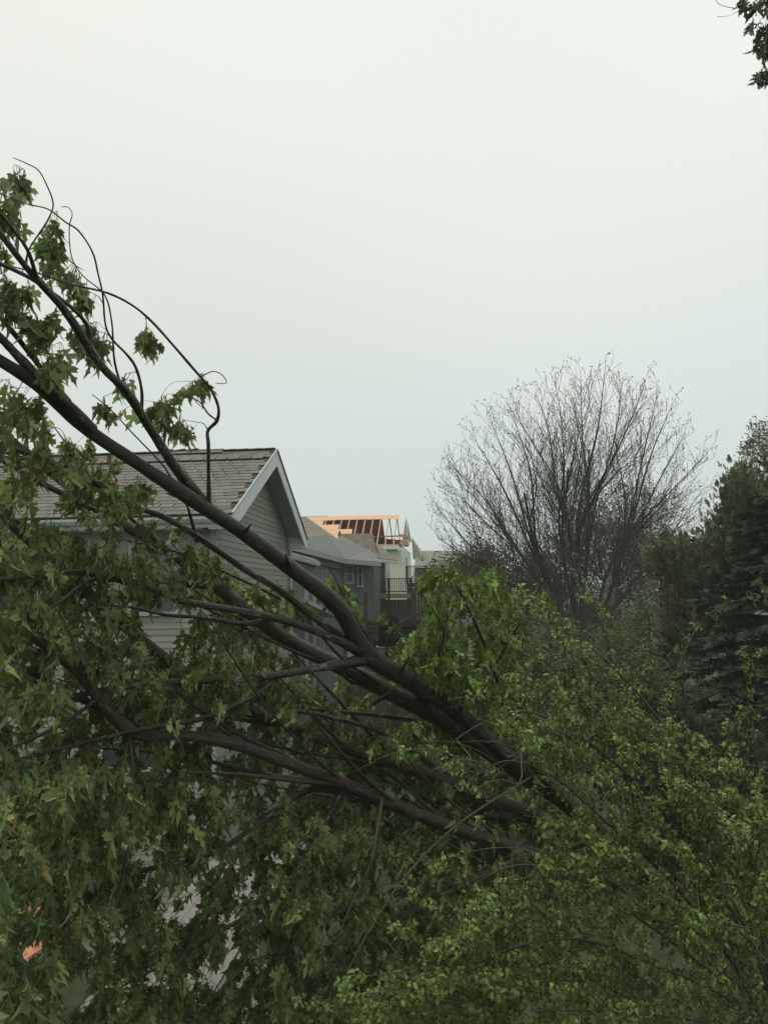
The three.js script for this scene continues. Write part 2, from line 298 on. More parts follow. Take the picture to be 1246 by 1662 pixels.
{ // second house: low grey roof with a valley, gutters, dark siding
  const o = V(0, 0, 0), root = thing('hip_roof_house', 'dark sided house with low grey roof and long gutters beyond the near gable', 'house', at(540, 1000, 37).setY(2));
  const q = (x, y, d) => loc(root, at(x, y, d));
  const E0 = q(455, 877, 25), E1 = q(558, 907, 38.7), E2 = q(617, 912, 40.3), Vv = q(528, 868, 42), U = q(500, 866, 38), T = q(440, 858, 31), X = q(600, 892, 45);
  const roof = part('roof', merge([slab([E0, E1, Vv, U, T], 0.18, V(0, -1, 0)), slab([E1, E2, X, Vv], 0.18, V(0, -1, 0)), slab([Vv, X, q(590, 903, 53), q(528, 884, 51)], 0.1, V(0, -1, 0)), slab([U, Vv, q(528, 884, 51), q(500, 884, 47)], 0.1, V(0, -1, 0)), slab([T, U, q(500, 884, 47), q(440, 890, 41)], 0.1, V(0, -1, 0))]), M.greyRoof, root);
  part('valley_flashing', beam(E1.clone().add(V(0, 0.03, 0)), Vv.clone().add(V(0, 0.03, 0)), 0.08, 0.02), M.greySiding, root);
  const dn = (p, y) => p.clone().add(V(0, y, 0));
  part('gutter', beam(dn(E0, -0.13), dn(E1, -0.13), 0.14, 0.2), M.trimGrey, root); part('gutter', beam(dn(E1, -0.13), dn(E2, -0.13), 0.14, 0.2), M.trimGrey, root);
  part('fascia', beam(dn(E0, -0.36).add(V(-0.15, 0, 0)), dn(E1, -0.36).add(V(-0.15, 0, 0)), 0.05, 0.24), M.greySiding, root);
  const w0 = q(440, 950, 25.5), w1 = q(548, 950, 39.5), w2 = q(600, 950, 41.5), w3 = q(612, 950, 46), bot = -2.5;
  wallPlane(root, w0, w1, E0.y - 0.25, bot, M.greySiding); wallPlane(root, w1, w2, E1.y - 0.25, bot, M.greySiding); wallPlane(root, w2, w3, E1.y - 0.25, bot, M.greySiding);
  const f2 = V(-(w2.z - w1.z), 0, w2.x - w1.x).normalize(); if (f2.z < 0) f2.negate();
  window2(root, q(564, 932, 40).addScaledVector(f2, 0.08), 0.5, 0.75, f2, M.trimGrey);
  window2(root, q(581, 934, 40.5).addScaledVector(f2, 0.1), 0.25, 1.0, f2, M.trimGrey);
  const f1 = V(-(w1.z - w0.z), 0, w1.x - w0.x).normalize(); if (f1.x < 0) f1.negate();
  window2(root, q(522, 940, 34.5).addScaledVector(f1, 0.1), 1.0, 1.2, f1, M.trimGrey);
  for (const [x, d] of [[592, 42], [603, 43]]) { const p = q(x, 940, d); part('porch_post', box(0.26, E2.y - p.y + 2.4, 0.26, p.x, (E2.y + p.y - 2.4) / 2 - 0.1, p.z), M.white, root); }
  // small lower roof in front of it
  const a = q(455, 893, 23.8), b = q(517, 911, 29.5), c = q(500, 899, 33), d2 = q(450, 886, 27);
  part('porch_roof', slab([a, b, c, d2], 0.14, V(0, -1, 0)), M.greyRoof, root);
  part('gutter', beam(dn(a, -0.1), dn(b, -0.1), 0.13, 0.16), M.trimGrey, root);
  wallPlane(root, q(452, 950, 24.4), q(508, 950, 30), Math.min(a.y, b.y) - 0.12, bot, M.greySiding);
  for (const [x, d] of [[478, 26], [492, 27.5], [506, 29]]) { const p = q(x, 985, d); part('lower_post', box(0.1, 3.6, 0.1, p.x + 0.4, p.y - 1, p.z + 0.2), M.trimGrey, root); }
  part('ledge', beam(q(460, 975, 24.4).add(V(0.4, 0, 0)), q(520, 1000, 30.4).add(V(0.4, 0, 0)), 0.5, 0.12), M.trimGrey, root);
}
{ // third house: brown roof with a small gable
  const root = thing('brown_roof_house', 'house with brown shingle roof and small dark gable in front of the torn roof', 'house', at(570, 960, 50).setY(3));
  const q = (x, y, d) => loc(root, at(x, y, d));
  part('roof', merge([slab([q(470, 905, 47), q(575, 900, 47), q(556, 880, 50), q(497, 839, 55), q(470, 839, 55)], 0.2, V(0, -1, 0)),
    slab([q(470, 839, 55), q(497, 839, 55), q(556, 880, 58), q(470, 890, 62)], 0.2, V(0, -1, 0))]), M.brownRoof, root);
  const A = q(548, 866, 51), B = q(605, 866, 48), C = q(611, 899, 46.5), D2 = q(582, 889, 45), E = q(556, 884, 46);
  part('gable_roof', merge([slab([A, B, C, D2, E], 0.16, V(0, -1, 0)), slab([B, A, q(560, 885, 56), q(614, 897, 52)], 0.16, V(0, -1, 0))]), M.brownRoof, root);
  part('gable_wall', slab([q(599, 897, 47.2), q(614, 896, 50), q(606, 870, 48.4)].reverse(), 0.12, V(-1, 0, 0)), M.greySiding, root);
  part('fascia', beam(E.clone().add(V(0, -0.12, 0)), D2.clone().add(V(0, -0.12, 0)), 0.1, 0.2), M.white, root);
  part('fascia', beam(D2.clone().add(V(0, -0.12, 0)), C.clone().add(V(0, -0.12, 0)), 0.1, 0.2), M.white, root);
  const p1 = q(596, 904, 46), p2 = q(645, 909, 49), p3 = q(620, 888, 52), p4 = q(606, 884, 52);
  part('lower_roof', slab([p1, p2, p3, p4], 0.16, V(0, -1, 0)), M.brownRoof, root);
  part('gutter', beam(p1.clone().add(V(0, -0.14, 0)), p2.clone().add(V(0, -0.14, 0)), 0.14, 0.18), M.white, root);
  const w0 = q(520, 950, 48), w1 = q(612, 950, 47.5), w2 = q(620, 950, 49.5), w3 = q(628, 950, 51);
  wallPlane(root, w0, w1, C.y - 0.2, -3, M.greySiding); wallPlane(root, w1, w2, p1.y - 0.2, -3, M.deckDark); wallPlane(root, w2, w3, p1.y - 0.2, -3, M.white);
  part('vent_pipe', tube([q(551, 872, 50), q(551, 862, 50)], [0.07, 0.06], 8, 1), M.barkDark, root);
}
{ // fourth house: roof torn open
  const P = at(641, 888, 58), root = thing('damaged_house', 'pale house with its roof torn open, bare rafters and orange sheathing showing', 'house', V(P.x, 3.2, P.z), TURN);
  const ev = P.y - 3.2, D = 4.2, rise = 2.55, R = rng(8), n = 12, sp = 0.61;
  const L = n * sp + 2, rp = (x, t) => V(x, ev + rise * t + 0.12, -0.4 - D * t);
  part('wall', merge([box(L + 3.6, ev + 1.5, 0.2, 0.6 - (L + 3.6) / 2, (ev - 1.5) / 2, -0.55), box(0.2, ev + 1.5, 9, 0.5, (ev - 1.5) / 2, -5.1)]), M.cream, root);
  part('corner_post', box(0.16, ev + 1.5, 0.16, 0.6, (ev - 1.5) / 2, -0.5), M.white, root);
  part('fascia', box(L + 3, 0.25, 0.04, -(L + 3) / 2 + 0.3, ev - 0.02, -0.1), M.white, root);
  part('soffit', box(L + 3, 0.03, 0.4, -(L + 3) / 2 + 0.3, ev - 0.13, -0.32), M.white, root);
  part('gutter_end', box(0.14, 0.3, 0.14, 0.26, ev - 0.1, -0.06), M.white, root);
  window2(root, V(0.65, ev - 1.7, -2.2), 1.0, 1.9, V(1, 0, 0)); 
  for (let i = 0; i < n + 3; i++) {
    const x = -0.15 - i * sp;
    part('rafter', beam(rp(x, -0.05), rp(x, 1), 0.06, 0.17), M.lumber, root);
    part('far_rafter', beam(rp(x, 1), V(x, ev + 0.12, -0.4 - 2 * D), 0.06, 0.17), M.redwood, root);
    part('joist', beam(V(x, ev + 0.03, -0.45), V(x, ev + 0.03, -8.6), 0.05, 0.1), M.redwood, root);
    if (i > 2 && i < 8) { part('web', beam(V(x, ev + 0.1, -2.4), rp(x, 0.85), 0.04, 0.08), M.redwood, root); part('web', beam(V(x + 0.04, ev + 0.1, -6.4), rp(x + 0.04, 0.95), 0.04, 0.08), M.redwood, root); }
  }
  part('purlin', beam(V(0.1, ev + 0.95, -2.3), V(-4.2, ev + 0.95, -2.3), 0.09, 0.1), M.redwood, root);
  part('purlin', beam(V(0.2, ev + 0.2, -0.6), V(-4.2, ev + 0.2, -0.6), 0.08, 0.12), M.lumber, root);
  const sheet = (x0, x1, t0, t1, m = M.osb, nm = 'sheathing_panel') => { const up = V(0, 0.1, 0.04); part(nm, slab([rp(x0, t0).add(up), rp(x1, t0).add(up), rp(x1, t1).add(up), rp(x0, t1).add(up)], 0.02), m, root); };
  for (let k = 0; k < 4; k++) sheet(0.02 - k * 2.44 + (k ? -0.004 : 0), -(k + 1) * 2.44 + 0.002, 0.86 + 0.008 * (k % 2), 1.005);
  for (const [x0, x1, t0, t1] of [[-5.8, -8.2, 0.71, 0.853], [-4.5, -6.9, 0.54, 0.705], [-6.92, -9.2, 0.54, 0.705], [-3.4, -5.8, 0.37, 0.535], [-5.82, -8.2, 0.37, 0.535], [-4.0, -6.4, 0.2, 0.365], [-4.3, -9.2, -0.05, 0.195]]) sheet(x0, x1, t0, t1);
  for (const [x0, x1, t0, t1] of [[-5.6, -8.6, 1.0, 1.02]]) sheet(x0, x1, t0, t1, M.greyRoof, 'tar_paper');
  part('far_sheathing', slab([V(-1.4, ev + rise * 0.98, -0.5 - D), V(-9.2, ev + rise * 0.98, -0.5 - D), V(-9.2, ev + 0.1, -0.5 - 2 * D), V(-1.4, ev + 0.9, -0.3 - 2 * D + 1.2)], 0.02), M.redwood, root);
  part('far_sheathing', slab([V(0.1, ev + 0.95, -7.3), V(-2.1, ev + 1.2, -7.3), V(-2.1, ev + 0.05, -8.7), V(0.1, ev + 0.05, -8.7)], 0.02), M.redwood, root);
  part('attic_floor', box(L + 1, 0.05, 8, -(L + 1) / 2, ev - 0.06, -4.7), M.redwood, root);
  // broken piece of the end wall still standing
  const gw = part('gable_sheathing', slab([V(0.42, ev + 0.1, -0.9), V(0.85, ev + 0.1, -2.2), V(0.72, ev + 2.3, -1.9)], 0.03, V(-1, 0, -0.4)), M.osb, root);
  part('gable_sheathing', slab([V(0.86, ev + 0.5, -2.2), V(1.05, ev + 0.5, -3.0), V(0.79, ev + 2.1, -2.1)], 0.03, V(-1, 0, -0.4)), M.greenSheath, root);
  part('brace', beam(V(0.3, ev + 0.9, -0.8), V(0.9, ev + 0.85, -2), 0.06, 0.2), M.lumber, root); part('brace', beam(V(0.3, ev + 0.35, -0.8), V(0.9, ev + 0.3, -2), 0.06, 0.2), M.lumber, root);
}
{ // far house on the right
  const root = thing('green_roof_house', 'distant house with greenish grey roof between the torn roof and the bare tree', 'house', at(700, 940, 78).setY(4));
  const q = (x, y, d) => loc(root, at(x, y, d));
  part('roof', merge([slab([q(672, 918, 76), q(800, 919, 76), q(800, 894, 84), q(676, 894, 84)], 0.25, V(0, -1, 0)), slab([q(668, 872, 86), q(686, 897, 79), q(684, 904, 78), q(670, 904, 84)], 0.25, V(0, -1, 0))]), M.greenRoof, root);
  part('wall', slab([q(672, 917, 77.5), q(800, 918, 77.5), q(800, 965, 77.5), q(672, 965, 77.5)], 0.25, V(0, 0, -1)), M.siding, root);
  window2(root, q(705, 930, 77.2), 1.0, 1.0, V(0, 0, 1));
  part('fascia', beam(q(671, 919, 75.9), q(800, 920, 75.9), 0.1, 0.25), M.white, root);
}
// ------------------------------------------------------------------ decks and what stands on them
function deck(name, label, cx, d, px0, px1, railPy, floorPy, depth, mats, gap, postsDown) {
  const a = at(px0, floorPy, d), b = at(px1, floorPy, d); b.y = a.y; const root = thing(name, label, 'deck', V(a.x, a.y, a.z), Math.atan2(a.z - b.z, b.x - a.x));
  const L = Math.hypot(b.x - a.x, b.z - a.z), h = (floorPy - railPy) / F * d;
  const nb = Math.ceil(depth / 0.145);
  for (let i = 0; i < nb; i++) part('deck_board', box(L, 0.035, 0.138, L / 2, -0.02, -0.07 - i * 0.145), mats[1], root);
  part('rim_board', box(L + 0.04, 0.24, 0.045, L / 2, -0.16, 0.03), mats[1], root);
  for (const y of [h, 0.1]) part('rail', box(L, y === h ? 0.05 : 0.07, y === h ? 0.13 : 0.05, L / 2, y, 0.02), mats[0], root);
  const np = Math.max(2, Math.round(L / 1.9));
  for (let i = 0; i <= np; i++) part('post', box(0.11, h + postsDown, 0.11, L * i / np, (h - postsDown) / 2 + 0.03, 0.021), mats[0], root);
  for (let x = gap; x < L - 0.05; x += gap) part('baluster', box(0.045, h - 0.12, 0.04, x, h / 2 + 0.03, 0.022), mats[0], root);
  for (const x of [0.02, L - 0.02]) { part('rail', box(0.12, 0.05, depth, x, h + 0.003, -depth / 2), mats[0], root); for (let z = gap; z < depth; z += gap) part('baluster', box(0.04, h - 0.06, 0.04, x, h / 2, -z), mats[0], root); }
  return { root, L, h };
}
{ const { root, L } = deck('railed_deck', 'dark railed deck at the foot of the pale damaged house', 0, 46, 594, 668, 940, 964, 3, [M.deckDark, M.deckTan], 0.125, 3.2);
  for (let i = 0; i < 12; i++) part('skirt_board', box(L / 12 - 0.003, 3.2, 0.03, (i + 0.5) * L / 12, -1.95, -0.03 - 0.006 * (i % 2)), M.deckDark, root); }
{ const { root, L } = deck('tall_deck', 'dark raised deck with slatted skirt right of the railed deck', 0, 52, 661, 722, 919, 946, 3.5, [M.deckDark, M.deckBrown], 0.13, 3.2);
  for (let i = 0; i < 12; i++) part('skirt_board', box(L / 12 - 0.02, 2.4, 0.03, (i + 0.5) * L / 12, -1.5, -0.03), M.deckBrown, root); }
{ const { root, L } = deck('grill_deck', 'brown wooden deck with tan posts and boarded skirt behind the big forked limb', 0, 27, 560, 716, 1009, 1052, 3.2, [M.deckBrown, M.deckTan], 0.5, 3);
  for (let i = 0; i < 5; i++) part('rail_board', box(L, 0.13, 0.03, L / 2, 0.19 + i * 0.15, 0.085), i % 2 ? M.deckBrown : M.deckDark, root);
  for (let i = 0; i < 22; i++) part('skirt_board', box(L / 22 - 0.012, 2.6, 0.03, (i + 0.5) * L / 22, -1.6, -0.04), M.deckBrown, root);
  for (const x of [594, 673]) { const p = loc(root, at(x, 1010, 27)); part('tall_post', box(0.12, 2.2, 0.12, p.x, 0.75, 0.16), M.deckBrown, root); }
  part('shelf', box(1.1, 0.05, 0.3, L - 0.9, 0.3, 0.24), M.deckTan, root); }
{ // covered grill
  const p = at(632, 1050, 26.4), root = thing('covered_grill', 'black fabric covered barbecue grill standing at the deck railing', 'grill', p.clone());
  const prof = [[0.0, 1.05], [0.16, 1.04], [0.25, 0.98], [0.29, 0.86], [0.31, 0.6], [0.30, 0.3], [0.33, 0.02], [0, 0.0]].map(([x, y]) => new THREE.Vector2(x, y)).reverse();
  const g = new THREE.LatheGeometry(prof, 20); g.scale(1.1, 1, 0.85); const a = g.attributes.position; for (let i = 0; i < a.count; i++) { const an = Math.atan2(a.getZ(i), a.getX(i)), f = 1 + 0.05 * Math.sin(an * 7) * (1 - a.getY(i)); a.setX(i, a.getX(i) * f); a.setZ(i, a.getZ(i) * f); } g.computeVertexNormals();
  part('cover', g, M.cover, root); part('side_shelf_cover', box(0.5, 0.12, 0.42, 0.62, 0.62, 0), M.cover, root); part('shelf_leg', box(0.05, 0.56, 0.05, 0.82, 0.28, 0), M.cover, root);
}
{ // grey plank deck low at the left, seen through the leaves
  const A = at(60, 1720, 7.6), y = A.y, root = thing('grey_deck', 'weathered grey plank deck low at the left, half hidden by leaves', 'deck', A.clone(), TURN);
  for (let i = 0; i < 9; i++) part('deck_board', box(0.138, 0.035, 6.6, 0.07 + i * 0.145, 0, -3.3), i % 3 ? M.deckGrey : M.deckGrey, root);
  part('rim_board', box(0.04, 0.22, 6.6, 1.34, -0.12, -3.3), M.deckGrey, root); part('rim_board', box(0.04, 0.22, 6.6, -0.03, -0.12, -3.3), M.deckGrey, root);
  for (const [x, z] of [[0.06, -0.3], [1.2, -0.3], [0.06, -6.3], [1.2, -6.3]]) part('post', box(0.11, y, 0.11, x, -y / 2 - 0.03, z), M.deckGrey, root);
  part('joist', box(1.3, 0.18, 0.05, 0.66, -0.12, -0.3), M.deckGrey, root); part('joist', box(1.3, 0.18, 0.05, 0.66, -0.12, -6.3), M.deckGrey, root);
}
{ // orange sheet further left
  const a = at(45, 1430, 10), b = at(85, 1430, 10), c = at(45, 1680, 6.6), d = at(-30, 1680, 6.6); const root = thing('orange_sheet', 'orange brown sheet glimpsed through dark leaves at the far lower left', 'sheet', d.clone());
  const n = 20, P = [], U = [], I = [];
  for (let k = 0; k < 2; k++) for (let j = 0; j <= n; j++) for (let i = 0; i <= n; i++) { const u = i / n, v = j / n; const p = d.clone().lerp(c, u).lerp(a.clone().lerp(b, u), v); p.y += 0.05 * Math.sin(u * 9 + v * 4) * Math.sin(v * 15) - k * 0.02; const q = loc(root, p); P.push(q.x, q.y, q.z); U.push(u, v * 4); }
  const st = (n + 1) * (n + 1); for (let k = 0; k < 2; k++) for (let j = 0; j < n; j++) for (let i = 0; i < n; i++) { const o = k * st + j * (n + 1) + i; I.push(o, o + 1, o + n + 1, o + 1, o + n + 2, o + n + 1); }
  const g = new THREE.BufferGeometry(); g.setAttribute('position', new THREE.Float32BufferAttribute(P, 3)); g.setAttribute('uv', new THREE.Float32BufferAttribute(U, 2)); g.setIndex(I); g.computeVertexNormals();
  part('sheet', g, M.orange, root);
}
{ // pale lattice low in front of the near house
  const p = at(360, 1590, 12), root = thing('lattice_panel', 'pale slatted lattice panel low in front of the near house', 'lattice', p.clone(), -0.3);
  for (let i = 0; i < 9; i++) { const m = part('slat', box(1.0, 0.04, 0.012, 0, 0, 0), M.white, root); m.position.set(0, -0.4 + i * 0.1, 0); m.rotation.z = -0.6; const m2 = part('slat', box(1.0, 0.04, 0.012, 0, 0, 0), M.white, root); m2.position.set(-0.4 + i * 0.1, 0, -0.016); m2.rotation.z = 0.6; }
  for (const x of [-0.55, 0.55]) part('frame_post', box(0.07, 2.6 + p.y * 0.1, 0.07, x, -0.7, -0.006), M.white, root);
}
{ const p = at(320, 1450, 12.5); const root = thing('garden_post', 'reddish brown wooden post in front of the near house siding', 'post', V(p.x, 0, p.z)); part('shaft', box(0.1, p.y - 0.3, 0.1, 0, (p.y - 0.3) / 2, 0), M.post, root); part('cap', box(0.14, 0.04, 0.14, 0, p.y - 0.28, 0), M.post, root); }

// ------------------------------------------------------------------ plants
function instanced(name, geo, mat, list, parent) { // list of {m: Matrix4, c: Color}
  const im = new THREE.InstancedMesh(geo, mat, list.length);
  list.forEach((q, i) => { im.setMatrixAt(i, q.m); if (q.c) im.setColorAt(i, q.c); });
  im.name = name; im.userData.kind = 'stuff'; im.castShadow = im.receiveShadow = true; parent.add(im); return im;
}
const MAPLE = [[0, 0], [0.13, -0.05], [0.36, -0.03], [0.25, 0.09], [0.15, 0.16], [0.34, 0.24], [0.42, 0.22], [0.63, 0.43], [0.45, 0.45], [0.43, 0.57], [0.27, 0.48], [0.13, 0.43], [0.16, 0.61], [0.27, 0.71], [0.16, 0.77], [0.10, 0.9], [0, 1.06]];
function mapleLeaf(seed) {
  const R = rng(seed), pts = MAPLE.map(([x, y]) => new THREE.Vector2(x + (R() - 0.5) * 0.03, y + (R() - 0.5) * 0.03));
  const left = MAPLE.slice(1, -1).map(([x, y]) => new THREE.Vector2(-x + (R() - 0.5) * 0.03, y + (R() - 0.5) * 0.03)).reverse();
  pts[0].set(0, 0);
  const g = new THREE.ShapeGeometry(new THREE.Shape([...pts, ...left])), p = g.attributes.position;
  const bend = 0.4 + R() * 0.9, fold = 0.4 + R() * 0.9, tw = (R() - 0.5) * 0.5, cup = (R() - 0.5) * 0.5;
  for (let i = 0; i < p.count; i++) { const x = p.getX(i), y = p.getY(i); p.setXYZ(i, x * (0.92 - 0.36 * fold), y + 0.5, -bend * y * y * 0.6 + fold * Math.abs(x) * 0.7 + tw * x * y + cup * x * x + 0.05 * Math.sin(x * 14 + seed) ); }
  const s = new THREE.CylinderGeometry(0.012, 0.016, 0.52, 3, 1, true); s.translate(0, 0.25, 0);
  const m = merge([g, s]); m.computeVertexNormals(); return m;
}
const LEAVES = [1, 2, 3, 4, 5].map(mapleLeaf);
const q1 = new THREE.Quaternion(), mB = new THREE.Matrix4();
function leafMatrix(p, dir, size, R, limp) { // +y of the leaf along dir, random spin with the face mostly up and out
  const y = dir.clone().normalize(); let z = V(R() - 0.5, R() * 0.6, R() - 0.5 + 0.12); z.addScaledVector(y, -z.dot(y)).normalize();
  const x = new THREE.Vector3().crossVectors(y, z);
  return new THREE.Matrix4().makeBasis(x.multiplyScalar(size * (limp ? 0.62 + 0.3 * R() : 1)), y.multiplyScalar(size), z.multiplyScalar(size)).setPosition(p);
}
function poly(pts, R) { // random point in polygon
  let x0 = 1e9, x1 = -1e9, y0 = 1e9, y1 = -1e9; for (const [x, y] of pts) { x0 = Math.min(x0, x); x1 = Math.max(x1, x); y0 = Math.min(y0, y); y1 = Math.max(y1, y); }
  for (let k = 0; k < 300; k++) { const x = x0 + R() * (x1 - x0), y = y0 + R() * (y1 - y0); let c = false; for (let i = 0, j = pts.length - 1; i < pts.length; j = i++) { const [xi, yi] = pts[i], [xj, yj] = pts[j]; if ((yi > y) !== (yj > y) && x < (xj - xi) * (y - yi) / (yj - yi) + xi) c = !c; } if (c) return [x, y]; }
  return pts[0];
}
class Skeleton { // grows twigs from the nearest wood to each target point
  constructor() { this.n = []; }
  addCurve(cv, rad, step = 0.1) { const L = cv.getLength(), k = Math.max(3, Math.ceil(L / step)); for (let i = 0; i <= k; i++) { const f = i / k * (rad.length - 1), j = Math.min(rad.length - 2, Math.floor(f)); this.n.push({ p: cv.getPoint(i / k), r: rad[j] + (rad[j + 1] - rad[j]) * (f - j), t: cv.getTangent(i / k) }); } }
  nearest(q) { let b = null, bd = 1e9; for (const n of this.n) { const d = n.p.distanceToSquared(q) + (n.r > 0.05 ? 0.05 : 0); if (d < bd) { bd = d; b = n; } } return [b, Math.sqrt(bd)]; }
}

const CLEAR = [ // stretches of limb that nothing hangs in front of: [x, y, distance] ..., half width, share kept clear
  [[[-10, 575, 4.6], [60, 622, 4.9], [130, 682, 5.2], [220, 750, 5.6], [310, 810, 6], [400, 870, 6.5], [480, 925, 7], [550, 985, 7.4], [598, 1060, 7.7], [660, 1103, 8], [740, 1155, 8.4], [800, 1205, 8.8], [825, 1230, 9]], 34, 0.95],
  [[[0, 378, 4.3], [71, 465, 4.6], [167, 596, 5.1], [241, 696, 5.6], [340, 825, 6.2]], 22, 0.8],
  [[[350, 948, 7.6], [460, 1035, 8], [560, 1085, 8.3], [640, 1127, 8.6], [720, 1170, 9], [800, 1225, 9.6], [840, 1250, 9.9]], 38, 0.93],
  [[[900, 1270, 10.3], [985, 1320, 11]], 30, 0.85],
  [[[400, 1150, 7.6], [480, 1182, 7.9], [560, 1212, 8.2], [680, 1252, 8.7], [800, 1300, 9.3], [860, 1325, 9.8]], 30, 0.85],
  [[[300, 1196, 6.2], [380, 1210, 6.5], [470, 1240, 6.9], [560, 1272, 7.3], [650, 1310, 7.8], [740, 1345, 8.3], [800, 1366, 8.6], [840, 1380, 8.9]], 34, 0.93],
  [[[60, 1148, 5.3], [230, 1111, 6], [430, 1097, 6.8], [598, 1070, 7.7]], 18, 0.8],
  [[[0, 941, 4.9], [154, 931, 5.5], [289, 973, 6], [400, 994, 6.5], [598, 1064, 7.7]], 18, 0.75],
  [[[257, 835, 6], [369, 905, 6.6], [450, 955, 7], [560, 1036, 7.6]], 18, 0.75],
  [[[96, 1216, 5.5], [260, 1178, 6], [424, 1122, 6.7]], 16, 0.7],
  [[[74, 1047, 5.4], [128, 1082, 5.6], [183, 995, 6.8], [289, 1085, 7.2]], 20, 0.6],
];
function behindLimbs(x, y, d, R) { // distance for a cluster aimed at x, y
  for (const [pl, w, share] of CLEAR) for (let i = 0; i < pl.length - 1; i++) {
    const [x0, y0, d0] = pl[i], [x1, y1, d1] = pl[i + 1], t = Math.min(1, Math.max(0, ((x - x0) * (x1 - x0) + (y - y0) * (y1 - y0)) / ((x1 - x0) ** 2 + (y1 - y0) ** 2)));
    const q = Math.hypot(x - x0 - t * (x1 - x0), y - 6 - y0 - t * (y1 - y0)), ld = d0 + t * (d1 - d0);
    if (q < w && d < ld + 0.15 && R() < share) d = ld + 0.25 + R() * 0.9;
  }
  return d;
}
